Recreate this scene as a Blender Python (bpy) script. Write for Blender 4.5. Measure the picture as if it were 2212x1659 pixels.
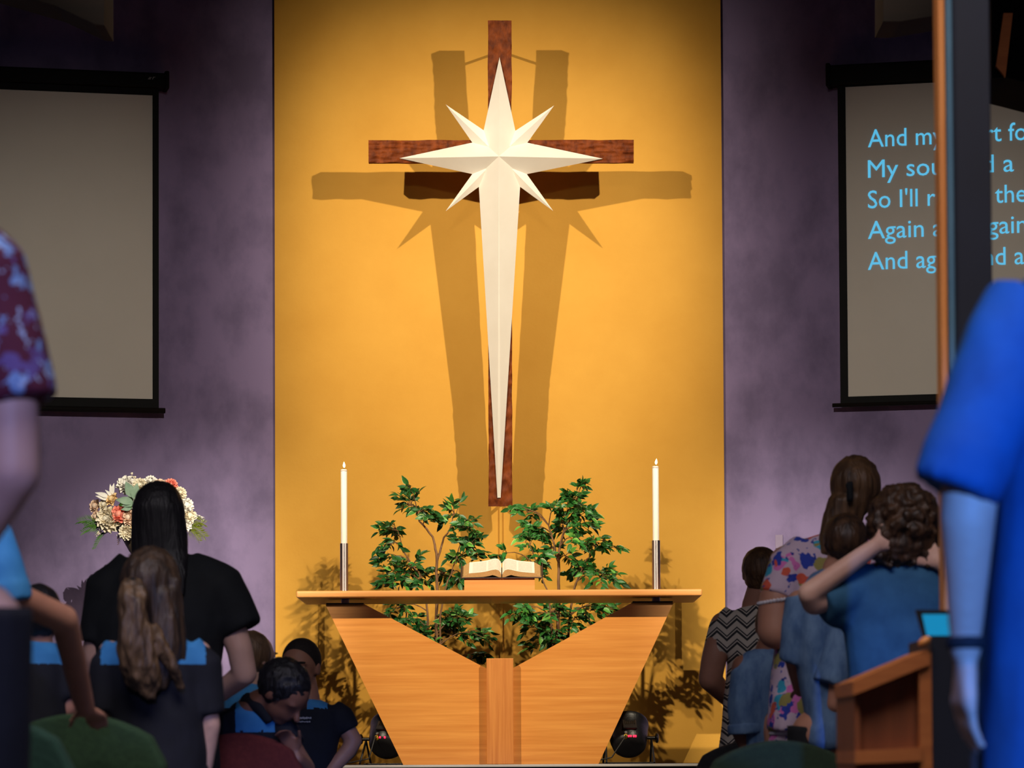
import bpy, bmesh, math, random
from mathutils import Vector, Matrix, Euler, noise

for o in list(bpy.data.objects):
    bpy.data.objects.remove(o)
scene = bpy.context.scene
C = scene.collection
R = math.radians
rnd = random.Random(7)

# ------------------------------------------------------------------ camera
W, H = 2212.0, 1659.0
F = 7400.0                       # focal length in pixels
PITCH = R(2.6)
ROLL = 0.0050
HORIZON = 1643.0
EYE = Vector((0.0, 0.0, 0.62))
SHIFT = (HORIZON - H / 2 - F * math.tan(PITCH)) / W
CY = H / 2 + SHIFT * W
fwd = Vector((0, math.cos(PITCH), math.sin(PITCH)))
up0 = Vector((0, -math.sin(PITCH), math.cos(PITCH)))
rt0 = Vector((1, 0, 0))
rt = rt0 * math.cos(ROLL) - up0 * math.sin(ROLL)
up = up0 * math.cos(ROLL) + rt0 * math.sin(ROLL)
cam_d = bpy.data.cameras.new('camera')
cam_d.sensor_width = 36.0
cam_d.lens = F * 36.0 / W
cam_d.shift_y = SHIFT
cam_d.clip_end = 200
cam_d.dof.use_dof = True
cam_d.dof.focus_distance = 19.0
cam_d.dof.aperture_fstop = 6.5
cam = bpy.data.objects.new('camera', cam_d)
m = Matrix.Identity(4)
for i, v in enumerate((rt, up, -fwd)):
    for j in range(3):
        m[j][i] = v[j]
m.translation = EYE
cam.matrix_world = m
C.objects.link(cam)
scene.camera = cam

# ------------------------------------------------------------------ world and lights
scene.view_settings.view_transform = 'Standard'
scene.view_settings.look = 'None'
scene.view_settings.exposure = 0.0
scene.view_settings.gamma = 1.0
scene.view_settings.use_curve_mapping = False
wd = bpy.data.worlds.new('dim_hall')
scene.world = wd
wd.use_nodes = True
wd.node_tree.nodes['Background'].inputs[0].default_value = (0.72, 0.66, 1.0, 1)
wd.node_tree.nodes['Background'].inputs[1].default_value = 0.03

WALL_Y = 20.4

def spot(name, loc, target, energy, color, angle, blend, radius):
    l = bpy.data.lights.new(name, 'SPOT')
    l.energy = energy; l.color = color; l.spot_size = R(angle); l.spot_blend = blend
    l.shadow_soft_size = radius
    o = bpy.data.objects.new(name, l); C.objects.link(o)
    o.location = loc
    d = Vector(target) - Vector(loc)
    o.rotation_euler = d.to_track_quat('-Z', 'Y').to_euler()
    return o

def area(name, loc, target, energy, color, size):
    l = bpy.data.lights.new(name, 'AREA')
    l.energy = energy; l.color = color; l.size = size
    o = bpy.data.objects.new(name, l); C.objects.link(o)
    o.location = loc
    d = Vector(target) - Vector(loc)
    o.rotation_euler = d.to_track_quat('-Z', 'Y').to_euler()
    return o

WARM = (1.0, 0.86, 0.64)
# two stage spots hung from the ceiling, each side of the altar
SPOT_R = (3.43, 14.4, 5.82); SPOT_L = (-3.57, 14.4, 5.82)
spot('stage_spot', SPOT_R, (-0.75, WALL_Y, 3.15), 1830, WARM, 38, 1.0, 0.045)
spot('stage_spot', SPOT_L, (0.61, WALL_Y, 3.15), 1770, WARM, 38, 1.0, 0.045)
# added fill pair beside them, brightening the table and the foot of the walls
spot('table_fill', (3.43, 14.4, 5.40), (-0.40, 18.7, 1.25), 1750, WARM, 31, 1.0, 0.045)
spot('table_fill', (-3.57, 14.4, 5.40), (0.26, 18.7, 1.25), 1680, WARM, 31, 1.0, 0.045)
# an added dim fill that lifts the shadows on the yellow wall
spot('front_fill', (-0.07, 4.0, 6.1), (-0.07, WALL_Y, 2.6), 650, WARM, 15, 1.0, 0.30)
# unseen wash lamps, added to brighten the purple walls and the screens
WASH_R = (0.6, 6.9, 6.0); WASH_L = (-0.6, 6.9, 6.0)
spot('wall_wash', WASH_R, (-1.62, 20.3, 1.15), 7400, (1.0, 0.92, 0.72), 12.5, 1.0, 0.03)
spot('wall_wash', WASH_L, (1.56, 20.3, 1.15), 7400, (1.0, 0.92, 0.72), 12.5, 1.0, 0.03)
spot('wall_wash_soft', WASH_R, (-2.5, 20.0, 2.3), 1900, (1.0, 0.90, 0.76), 22.0, 1.0, 0.03)
spot('wall_wash_soft', WASH_L, (2.5, 20.0, 2.3), 1900, (1.0, 0.90, 0.76), 22.0, 1.0, 0.03)
# added soft fill from above, lifting the dark congregation
hl = area('crowd_fill', (0.0, 5.6, 6.3), (0.0, 9.0, 0.6), 105, (1.0, 0.92, 1.0), 4.0)
hl.data.spread = R(85)
# blue house lights behind the congregation, one each side
spot('blue_house_light', (1.5, 0.3, 2.3), (0.95, 5.6, 0.96), 2100, (0.07, 0.27, 1.0), 19, 0.5, 0.05)
spot('blue_house_light', (-0.6, -0.4, 2.9), (-0.95, 6.2, 1.0), 900, (0.36, 0.42, 1.0), 18, 0.8, 0.1)
# one warm unseen spot aimed at the pillar and the reading desk
spot('warm_desk_spot', (-0.6, 6.2, 4.6), (1.05, 7.8, 1.4), 110, (1.0, 0.66, 0.35), 60, 0.8, 0.1)

# ------------------------------------------------------------------ projection helpers
def ray(px, py):
    return fwd + rt * ((px - W / 2) / F) - up * ((py - CY) / F)

def P(px, py, Y):
    d = ray(px, py)
    return EYE + d * (Y / d.y)

def Pplane(px, py, p0, n):
    d = ray(px, py)
    return EYE + d * ((p0 - EYE).dot(n) / d.dot(n))

def mpp(Y):
    return Y / F

# ------------------------------------------------------------------ materials
def lin(c):
    return tuple(((x / 255.0) / 12.92 if x / 255.0 <= 0.04045 else ((x / 255.0 + 0.055) / 1.055) ** 2.4) for x in c)

MATS = {}
def nodes_of(m):
    m.use_nodes = True
    nt = m.node_tree
    return nt, nt.nodes['Principled BSDF']

def mat(name, col, rough=0.6, metal=0.0, col2=None, scale=(8, 8, 8), detail=4.0, lo=0.35, hi=0.65,
        bump=0.0, bscale=None, emit=None, estr=0.0, spec=None, coord='Object', sss=0.0, trans=0.0):
    """principled material with an optional two-tone noise and bump"""
    if name in MATS: return MATS[name]
    m = bpy.data.materials.new(name); MATS[name] = m
    nt, b = nodes_of(m)
    b.inputs['Base Color'].default_value = (*lin(col), 1)
    b.inputs['Roughness'].default_value = rough
    b.inputs['Metallic'].default_value = metal
    if spec is not None: b.inputs['Specular IOR Level'].default_value = spec
    if sss: b.inputs['Subsurface Weight'].default_value = sss; b.inputs['Subsurface Radius'].default_value = (0.02, 0.008, 0.004)
    if trans: b.inputs['Transmission Weight'].default_value = trans
    if emit: 
        b.inputs['Emission Color'].default_value = (*lin(emit), 1); b.inputs['Emission Strength'].default_value = estr
    tc = mp = None
    if col2 is not None or bump:
        tc = nt.nodes.new('ShaderNodeTexCoord')
        mp = nt.nodes.new('ShaderNodeMapping'); mp.inputs['Scale'].default_value = scale
        nt.links.new(tc.outputs[coord], mp.inputs['Vector'])
    if col2 is not None:
        n = nt.nodes.new('ShaderNodeTexNoise'); n.inputs['Scale'].default_value = 1.0; n.inputs['Detail'].default_value = detail
        n.inputs['Roughness'].default_value = 0.6
        r = nt.nodes.new('ShaderNodeValToRGB')
        r.color_ramp.elements[0].position = lo; r.color_ramp.elements[1].position = hi
        r.color_ramp.elements[0].color = (*lin(col), 1); r.color_ramp.elements[1].color = (*lin(col2), 1)
        nt.links.new(mp.outputs[0], n.inputs['Vector']); nt.links.new(n.outputs['Fac'], r.inputs[0])
        nt.links.new(r.outputs[0], b.inputs['Base Color'])
    if bump:
        mp2 = nt.nodes.new('ShaderNodeMapping'); mp2.inputs['Scale'].default_value = bscale or scale
        nt.links.new(tc.outputs[coord], mp2.inputs['Vector'])
        n2 = nt.nodes.new('ShaderNodeTexNoise'); n2.inputs['Scale'].default_value = 1.0; n2.inputs['Detail'].default_value = 3.0
        bp = nt.nodes.new('ShaderNodeBump'); bp.inputs['Strength'].default_value = bump; bp.inputs['Distance'].default_value = 0.01
        nt.links.new(mp2.outputs[0], n2.inputs['Vector']); nt.links.new(n2.outputs['Fac'], bp.inputs['Height'])
        nt.links.new(bp.outputs[0], b.inputs['Normal'])
    return m

def emission(name, col, strength):
    if name in MATS: return MATS[name]
    m = bpy.data.materials.new(name); MATS[name] = m
    nt, b = nodes_of(m)
    b.inputs['Base Color'].default_value = (0.01, 0.01, 0.01, 1)
    b.inputs['Emission Color'].default_value = (*lin(col), 1)
    b.inputs['Emission Strength'].default_value = strength
    return m

# ------------------------------------------------------------------ mesh builder
class MB:
    def __init__(s): s.v = []; s.f = []; s.uv = {}
    def add(s, vs, fs, M=None):
        o = len(s.v)
        s.v += [(M @ Vector(p)) if M is not None else Vector(p) for p in vs]
        s.f += [tuple(i + o for i in f) for f in fs]
        return s
    def bm(s, b, M=None):
        b.verts.index_update()
        return s.add([v.co.copy() for v in b.verts], [[v.index for v in f.verts] for f in b.faces], M)
    def box(s, c, size, bevel=0.0, seg=2, M=None):
        b = bmesh.new(); bmesh.ops.create_cube(b, size=1.0)
        for v in b.verts: v.co = Vector((v.co.x * size[0], v.co.y * size[1], v.co.z * size[2]))
        if bevel: bmesh.ops.bevel(b, geom=list(b.edges), offset=bevel, segments=seg, profile=0.6, affect='EDGES')
        T = Matrix.Translation(Vector(c))
        s.bm(b, (M @ T) if M is not None else T); b.free(); return s
    def tube(s, pts, radii, n=10, cap=True, flat=1.0, sx=None):
        """swept tube; flat squashes along the second frame axis"""
        pts = [Vector(p) for p in pts]
        if not isinstance(radii, (list, tuple)): radii = [radii] * len(pts)
        o = len(s.v); prev = None
        for i, p in enumerate(pts):
            t = (pts[min(i + 1, len(pts) - 1)] - pts[max(i - 1, 0)])
            t = t.normalized() if t.length > 1e-9 else Vector((0, 0, 1))
            if prev is None:
                a = Vector((1, 0, 0)) if abs(t.x) < 0.8 else Vector((0, 1, 0))
                e1 = (a - t * a.dot(t)).normalized()
            else:
                e1 = prev - t * prev.dot(t)
                e1 = e1.normalized() if e1.length > 1e-6 else Vector((1, 0, 0))
            prev = e1; e2 = t.cross(e1)
            for k in range(n):
                a = 2 * math.pi * k / n
                s.v.append(p + (e1 * math.cos(a) + e2 * math.sin(a) * flat) * radii[i])
        for i in range(len(pts) - 1):
            for k in range(n):
                a = o + i * n + k; b = o + i * n + (k + 1) % n
                s.f.append((a, b, b + n, a + n))
        if cap:
            s.f.append(tuple(o + k for k in range(n))[::-1])
            s.f.append(tuple(o + (len(pts) - 1) * n + k for k in range(n)))
        return s
    def loft(s, rings, n=20, yaw=0.0):
        """rings: (center, rx, ry) ellipses in horizontal planes"""
        o = len(s.v); cy, sy = math.cos(yaw), math.sin(yaw)
        for c, rx, ry in rings:
            for k in range(n):
                a = 2 * math.pi * k / n
                ca, sa = math.cos(a), math.sin(a)
                e = 0.85
                x = rx * math.copysign(abs(ca) ** e, ca); y = ry * math.copysign(abs(sa) ** e, sa)
                s.v.append(Vector(c) + Vector((x * cy - y * sy, x * sy + y * cy, 0)))
        for i in range(len(rings) - 1):
            for k in range(n):
                a = o + i * n + k; b = o + i * n + (k + 1) % n
                s.f.append((a, b, b + n, a + n))
        s.f.append(tuple(o + k for k in range(n))[::-1])
        s.f.append(tuple(o + (len(rings) - 1) * n + k for k in range(n)))
        return s
    def ell(s, c, r, n=16, M=None):
        if not isinstance(r, (list, tuple)): r = (r, r, r)
        b = bmesh.new(); bmesh.ops.create_uvsphere(b, u_segments=n, v_segments=max(6, n // 2 + 2), radius=1.0)
        T = Matrix.Translation(Vector(c)) @ (M.to_4x4() if M is not None else Matrix.Identity(4)) @ Matrix.Diagonal((r[0], r[1], r[2], 1))
        s.bm(b, T); b.free(); return s
    def cap(s, a, b, ra, rb, n=14):
        s.tube([a, b], [ra, rb], n); s.ell(a, ra, n); s.ell(b, rb, n); return s
    def lathe(s, prof, n=24, M=None):
        o = len(s.v)
        for r, z in prof:
            for k in range(n):
                a = 2 * math.pi * k / n
                p = Vector((r * math.cos(a), r * math.sin(a), z))
                s.v.append(M @ p if M is not None else p)
        for i in range(len(prof) - 1):
            for k in range(n):
                a = o + i * n + k; b = o + i * n + (k + 1) % n
                s.f.append((a, b, b + n, a + n))
        s.f.append(tuple(o + k for k in range(n))[::-1])
        s.f.append(tuple(o + (len(prof) - 1) * n + k for k in range(n)))
        return s
    def prism(s, poly, a, b, axis):
        """extrude polygon (list of 3D points) by vector"""
        n = len(poly); o = len(s.v)
        s.v += [Vector(p) + Vector(axis) * a for p in poly] + [Vector(p) + Vector(axis) * b for p in poly]
        s.f.append(tuple(o + i for i in range(n))[::-1]); s.f.append(tuple(o + n + i for i in range(n)))
        for i in range(n):
            j = (i + 1) % n
            s.f.append((o + i, o + j, o + n + j, o + n + i))
        return s
    def mesh(s, name, smooth=False, fix=True):
        me = bpy.data.meshes.new(name)
        me.from_pydata([tuple(v) for v in s.v], [], s.f)
        if fix:
            b = bmesh.new(); b.from_mesh(me)
            bmesh.ops.recalc_face_normals(b, faces=list(b.faces)); b.to_mesh(me); b.free()
        if smooth:
            me.polygons.foreach_set('use_smooth', [True] * len(me.polygons))
        me.update()
        return me
    def build(s, name, material, parent=None, smooth=False, auto=None):
        me = s.mesh(name, smooth or auto is not None)
        return link(name, me, material, parent, auto)

def link(name, me, material, parent=None, auto=None):
    if material is not None and len(me.materials) == 0: me.materials.append(material)
    if auto is not None:
        me.polygons.foreach_set('use_smooth', [True] * len(me.polygons))
        b = bmesh.new(); b.from_mesh(me)
        for e in b.edges:
            if len(e.link_faces) == 2 and e.calc_face_angle(0) > R(auto): e.smooth = False
        b.to_mesh(me); b.free()
    o = bpy.data.objects.new(name, me); C.objects.link(o)
    if parent is not None: attach(o, parent)
    return o

def attach(o, parent):
    """keep world coordinates of a child whose mesh is in world space"""
    o.parent = parent
    o.matrix_parent_inverse = WORLD[parent.name].inverted() if parent.name in WORLD else Matrix.Identity(4)
    WORLD[o.name] = WORLD.get(o.name, Matrix.Identity(4))

WORLD = {}
def thing(name, label, cat, loc=(0, 0, 0), group=None):
    o = bpy.data.objects.new(name, None); C.objects.link(o)
    o.empty_display_size = 0.05
    o.location = loc; WORLD[o.name] = Matrix.Translation(Vector(loc))
    o['label'] = label; o['category'] = cat
    if group: o['group'] = group
    return o
def tag(o, label, cat, group=None):
    o['label'] = label; o['category'] = cat
    if group: o['group'] = group
    return o
def struct(o, label=None):
    o['kind'] = 'structure'
    if label: o['label'] = label
    return o
# ------------------------------------------------------------------ structure
M_yellow = mat('ochre_plaster', (213, 154, 50), 0.75, col2=(225, 167, 62), scale=(1.6, 1.6, 1.6), detail=6, lo=0.3, hi=0.7, bump=0.06, bscale=(55, 55, 55))
M_purple = mat('purple_plaster', (110, 96, 134), 0.8, col2=(134, 117, 159), scale=(3.2, 3.2, 2.2), detail=9, lo=0.36, hi=0.56, bump=0.12, bscale=(14, 14, 14))
M_carpet = mat('grey_carpet', (62, 60, 66), 0.95, col2=(84, 82, 88), scale=(160, 160, 160), bump=0.3, bscale=(200, 200, 200))
M_stagefl = mat('stage_carpet', (70, 62, 60), 0.95, col2=(86, 78, 74), scale=(120, 120, 120))
M_ceil = mat('dark_ceiling', (22, 21, 26), 0.9, col2=(30, 28, 34), scale=(3, 3, 3))
M_nosing = mat('pale_nosing', (214, 206, 196), 0.45, col2=(196, 190, 182), scale=(4, 4, 4))
M_black = mat('black_satin', (14, 14, 16), 0.5, col2=(20, 20, 23), scale=(20, 20, 20))

STAGE = 0.60
FRONT = 17.9
struct(MB().box((0, 10.5, -0.05), (14, 27, 0.1)).build('floor', M_carpet))
struct(MB().box((0, 10.5, 6.75), (14, 27, 0.1)).build('ceiling', M_ceil))
st = struct(MB().box((0, (FRONT + 21.6) / 2, STAGE / 2 - 0.006), (9, 21.6 - FRONT, STAGE - 0.012), 0.004).build('floor_stage', M_carpet), 'grey carpeted stage platform')
nz = MB().box((0, FRONT - 0.004, STAGE - 0.007), (9, 0.05, 0.014), 0.003).build('trim_1', M_nosing)
struct(nz, 'pale nosing strip along the stage edge')
xl = P(594, 800, WALL_Y).x; xr = P(1562.5, 800, WALL_Y).x
wb = MB().box(((xl + xr) / 2, WALL_Y + 0.15, (STAGE + 6.7) / 2), (xr - xl, 0.30, 6.7 - STAGE)).build('wall_back', M_yellow)
struct(wb, 'ochre yellow plaster panel wall behind the cross')
ANG = R(13.5)
CORN_L = Vector((xl + 0.02, WALL_Y + 0.025, 0)); CORN_R = Vector((xr - 0.02, WALL_Y + 0.025, 0))
DL = Vector((-math.cos(ANG), -math.sin(ANG), 0)); NL = Vector((math.sin(ANG), -math.cos(ANG), 0))
DR = Vector((math.cos(ANG), -math.sin(ANG), 0)); NR = Vector((-math.sin(ANG), -math.cos(ANG), 0))
def slab(p, d, n, length, z0, z1, th):
    b = MB(); q = p + d * length
    poly = [Vector((p.x, p.y, z0)), Vector((q.x, q.y, z0)), Vector((q.x, q.y, z1)), Vector((p.x, p.y, z1))]
    b.prism(poly, 0, th, -n); return b
struct(slab(CORN_L, DL, NL, 3.6, STAGE, 6.7, 0.15).build('wall_left', M_purple), 'mottled purple plaster wall left of the cross')
struct(slab(CORN_R, DR, NR, 3.6, STAGE, 6.7, 0.15).build('wall_right', M_purple), 'mottled purple plaster wall right of the cross')
# black strip for the gap beside the panel and a pale wall plate
b = MB().box((xr + 0.008, WALL_Y + 0.08, P(1566, 1300, WALL_Y).z), (0.012, 0.1, 0.16), 0.002)
tag(b.build('corner_strip', M_black), 'short black strip at the lower right corner of the yellow wall', 'strip')

q = Pplane(1683, 1170, CORN_R + NR * 0.006, NR)
Mw = Matrix(((DR.x, NR.x, 0, q.x), (DR.y, NR.y, 0, q.y), (0, 0, 1, q.z), (0, 0, 0, 1)))
pl_ = MB().box((0, -0.001, 0), (0.046, 0.008, 0.082), 0.003, M=Mw).build('wall_plate', mat('plate_lavender', (126, 110, 140), 0.6, col2=(132, 116, 146), scale=(9, 9, 9)))
tag(pl_, 'small lavender wall plate above the chevron-dressed woman', 'wall plate')

# ------------------------------------------------------------------ cable cover under the cross
p0 = P(1081.5, 1070, WALL_Y)
b = MB().box((p0.x, WALL_Y - 0.0085, (p0.z + STAGE) / 2), (0.016, 0.017, p0.z - STAGE), 0.002)
tag(b.build('cable_cover', M_yellow), 'narrow ochre cable cover running down the wall under the cross', 'conduit')

# ------------------------------------------------------------------ wooden cross with star
M_cross = mat('carved_jarrah', (78, 32, 12), 0.62, col2=(138, 66, 24), scale=(26, 26, 14), detail=6, lo=0.3, hi=0.7, bump=0.25, bscale=(60, 60, 30), spec=0.18)
M_star = mat('white_star', (242, 236, 226), 0.5, col2=(236, 229, 218), scale=(3, 3, 3))
M_steel = mat('brushed_steel', (164, 154, 156), 0.30, 0.75, col2=(146, 138, 142), scale=(40, 40, 3))
M_dkmetal = mat('dark_metal', (40, 36, 38), 0.4, 0.8, col2=(54, 49, 50), scale=(12, 12, 12))
YB, YT = WALL_Y - 0.278, WALL_Y - 0.535
cb = P(1082, 1094, YB); ct = P(1080.5, 44, YT)
ez = (ct - cb).normalized()
ex = Vector((1, 0, 0)); ex = (ex - ez * ex.dot(ez)).normalized()
en = ex.cross(ez)                      # toward the camera
if en.y > 0: en = -en
CROSSM = Matrix((( ex.x, ez.x, en.x, cb.x), (ex.y, ez.y, en.y, cb.y), (ex.z, ez.z, en.z, cb.z), (0, 0, 0, 1)))
def cl(px, py):
    """pixel on the cross front plane -> local (x right, y up)"""
    q = CROSSM.inverted() @ Pplane(px, py, cb, en)
    return q.x, q.y
cross = thing('wooden_cross', 'large carved red-brown timber cross bearing a white star, leaning off the yellow wall', 'cross', cb)
def carved_beam(name, x0, y0, x1, y1, horiz, z_front, z_back, seed, su, sv, amp):
    L = (x1 - x0) if horiz else (y1 - y0); Wd = (y1 - y0) if horiz else (x1 - x0)
    nu = int(L / 0.0085); nv = 20
    b = MB(); vs = []
    for i in range(nu + 1):
        for j in range(nv + 1):
            u = L * i / nu; v = Wd * j / nv
            q = Vector((u / su + seed, v / sv + noise.noise(Vector((u * 5, seed, 0))) * 0.6, seed))
            F1 = noise.voronoi(q)[0][0]
            z = z_front - amp + amp * 1.25 * min(1.0, F1 * 1.15) ** 1.5
            edge = min(j, nv - j) / nv
            if j in (0, nv): 
                z -= 0.003
                v += noise.noise(Vector((u * 9 + seed * 3, j, 1.7))) * 0.0032
            if horiz: vs.append((x0 + u, y0 + v, z))
            else: vs.append((x0 + v, y0 + u, z))
    fs = []
    st = nv + 1
    for i in range(nu):
        for j in range(nv):
            a = i * st + j
            fs.append((a, a + 1, a + 1 + st, a + st))
    # sides down to the back
    rim = [i * st for i in range(nu + 1)] + [nu * st + j for j in range(1, nv + 1)] + [i * st + nv for i in range(nu - 1, -1, -1)] + [j for j in range(nv - 1, 0, -1)]
    o = len(vs)
    for k in rim: vs.append((vs[k][0], vs[k][1], z_back))
    n = len(rim)
    for k in range(n): fs.append((rim[k], rim[(k + 1) % n], o + (k + 1) % n, o + k))
    fs.append(tuple(o + k for k in range(n)))
    b.add(vs, fs, CROSSM)
    return b.build(name, M_cross, cross, auto=38)
xa, ya = cl(1055.5, 1094); xb, yb_ = cl(1106.5, 1094)
_, ytop = cl(1080, 44)
carved_beam('upright', xa, 0.0, xb, ytop, False, 0.0, -0.075, 3.1, 0.055, 0.030, 0.011)
hx0, hy0 = cl(796, 352); hx1, hy1 = cl(1369, 302)
hb = carved_beam('crossbeam', hx0, hy0, hx1, hy1, True, 0.004, -0.07, 9.4, 0.085, 0.022, 0.013)
# star: four long faceted points with four short ones between them
def sp(px, py, z=0.0):
    x, y = cl(px, py); return (x, y, z)
Z0 = 0.006; HZ = 0.125
apex = sp(1078, 342, Z0 + HZ)
tips = dict(T=sp(1079, 124, Z0), L=sp(863, 342, Z0), R=sp(1302, 343, Z0))
B1, B2 = sp(1074.5, 1075, Z0), sp(1081.5, 1075, Z0)
nUL, nUR, nLL, nLR = sp(1040, 304, Z0), sp(1118, 304, Z0), sp(1033, 379, Z0), sp(1125, 379, Z0)
bt = sp(1078, 1075, Z0 + 0.006)
b = MB()
vs = [apex, tips['T'], nUR, tips['R'], nLR, B2, bt, B1, nLL, tips['L'], nUL]
fs = [(0, i, i + 1) for i in range(1, 10)] + [(0, 10, 1)]
fs.append(tuple(range(1, 11))[::-1])
b.add(vs, fs, CROSSM)
def spike(tip, s1, s2, inner, h):
    t = sp(*tip, Z0); a = sp(*s1, Z0); c = sp(*s2, Z0); r = sp(*inner, Z0 + h)
    b.add([t, a, c, r], [(0, 1, 3), (0, 3, 2), (1, 2, 3), (0, 2, 1)], CROSSM)
hh = 0.42 * HZ
spike((963, 226), (1063, 294), (1034, 328), (1056, 319), hh)
spike((1197, 228), (1096, 294), (1125, 328), (1101, 318), hh)
spike((963, 456), (1034, 357), (1056, 388), (1056, 362), hh)
spike((1195, 456), (1124, 357), (1102, 388), (1101, 362), hh)
so = b.build('star', M_star, cross); so['label'] = 'white faceted eight-pointed star with a long lower point'
# brackets that hold the foot of the cross off the wall
b = MB()
b.tube([Vector((cb.x, WALL_Y - 0.008, P(1080, 890, WALL_Y).z)), CROSSM @ Vector((0, 0.07, -0.07))], 0.006, 8)
b.tube([Vector((cb.x, WALL_Y - 0.008, cb.z + 0.03)), CROSSM @ Vector((0, 0.05, -0.07))], 0.010, 8)
b.build('bracket', M_dkmetal, cross, smooth=True)
q = CROSSM @ Vector((0, ytop - 0.1, -0.07))
b = MB().tube([q, Vector((q.x, WALL_Y - 0.008, q.z + 0.02))], 0.008, 8)
b.build('bracket', M_dkmetal, cross, smooth=True)

# ------------------------------------------------------------------ projection screens
M_screen = mat('screen_fabric', (204, 197, 188), 0.9, col2=(208, 201, 192), scale=(2, 2, 2))
M_logo = mat('pale_print', (170, 170, 172), 0.6, col2=(150, 150, 152), scale=(90, 90, 90))
M_scrblk = mat('screen_black', (5, 5, 7), 0.7, col2=(8, 8, 10), scale=(20, 20, 20), spec=0.2)
def screen(label, corner, d, n, pxs, side):
    """pxs: housing (edge x, top y, bottom y), fabric (edge x, top y, bottom y), border outer x, bar (edge x, y0, y1)"""
    off = corner + n * 0.085
    def uz(px, py):
        q = Pplane(px, py, off, n); return (q - corner).dot(d), q.z
    root_q = corner + d * uz(pxs['fab'][0], 500)[0]
    r = thing('projection_screen', label, 'screen', (root_q.x, root_q.y, uz(*pxs['bar'][:2])[1]))
    Mx = Matrix(((d.x, n.x, 0, corner.x), (d.y, n.y, 0, corner.y), (0, 0, 1, 0), (0, 0, 0, 1)))
    u_f, z_ft = uz(pxs['fab'][0], pxs['fab'][1]); _, z_fb = uz(pxs['fab'][0], pxs['fab'][2])
    u_b, _ = uz(pxs['border'], 500)
    u_h, z_ht = uz(pxs['house'][0], pxs['house'][1]); _, z_hb = uz(pxs['house'][0], pxs['house'][2])
    u_r, z_r0 = uz(pxs['bar'][0], pxs['bar'][1]); _, z_r1 = uz(pxs['bar'][0], pxs['bar'][2])
    WF = 2.05
    def bx(name, u0, u1, z0, z1, y0, y1, m, bev=0.0):
        return MB().box(((u0 + u1) / 2, (y0 + y1) / 2, (z0 + z1) / 2), (abs(u1 - u0), y1 - y0, abs(z1 - z0)), bev, M=Mx).build(name, m, r)
    bw = abs(u_f - u_b)
    bx('fabric', u_f - 0.001, u_f + WF, z_fb, z_ft, 0.076, 0.082, M_screen)
    bx('border', u_b, u_f, z_fb - 0.045, z_ft + 0.02, 0.075, 0.085, M_scrblk)
    bx('border', u_f + WF, u_f + WF + bw, z_fb - 0.045, z_ft + 0.02, 0.075, 0.085, M_scrblk)
    bx('border', u_b, u_f + WF + bw, z_r1, z_fb, 0.075, 0.086, M_scrblk)
    bx('border', u_b, u_f + WF + bw, z_ft, z_hb + 0.03, 0.075, 0.0855, M_scrblk)
    bx('housing', u_h, u_f + WF + 0.14, z_hb, z_ht, 0.004, 0.12, M_scrblk, 0.012)
    bx('end_cap', u_h - 0.006, u_h + 0.02, z_hb - 0.006, z_ht + 0.012, 0.0, 0.125, M_scrblk, 0.008)
    b = MB().tube([Mx @ Vector((u_r, 0.08, (z_r0 + z_r1) / 2)), Mx @ Vector((u_f + WF + 0.12, 0.08, (z_r0 + z_r1) / 2))], abs(z_r0 - z_r1) / 2, 10)
    b.build('bottom_bar', M_scrblk, r, smooth=True)
    return r, Mx, uz
scrL, MxL, uzL = screen('blank pull-down projector screen on the left purple wall', CORN_L, DL, NL,
    dict(house=(362, 160, 192), fab=(329.5, 206, 862), border=343, bar=(357, 881, 893)), -1)
scrR, MxR, uzR = screen('pull-down projector screen showing blue song words on the right wall', CORN_R, DR, NR,
    dict(house=(1787, 143, 186), fab=(1826, 188, 857), border=1812, bar=(1798, 871, 880)), 1)
# small maker's mark on the left housing
u, z = uzL(325, 172)
b = MB()
for k in range(3):
    b.box((u + 0.012 - 0.012 * 0.3 * k, 0.1215, z - 0.004 + 0.005 * k), (0.016, 0.002, 0.0022), M=MxL)
b.add([(u - 0.005, 0.1225, z - 0.006), (u - 0.009, 0.1225, z - 0.006), (u - 0.016, 0.1225, z + 0.009), (u - 0.011, 0.1225, z + 0.009)], [(0, 1, 2, 3)], MxL)
b.add([(u - 0.011, 0.1225, z + 0.007), (u - 0.011, 0.1225, z + 0.010), (u - 0.024, 0.1225, z + 0.010), (u - 0.024, 0.1225, z + 0.007)], [(0, 1, 2, 3)], MxL)
b.build('maker_mark', M_logo, scrL)
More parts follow.
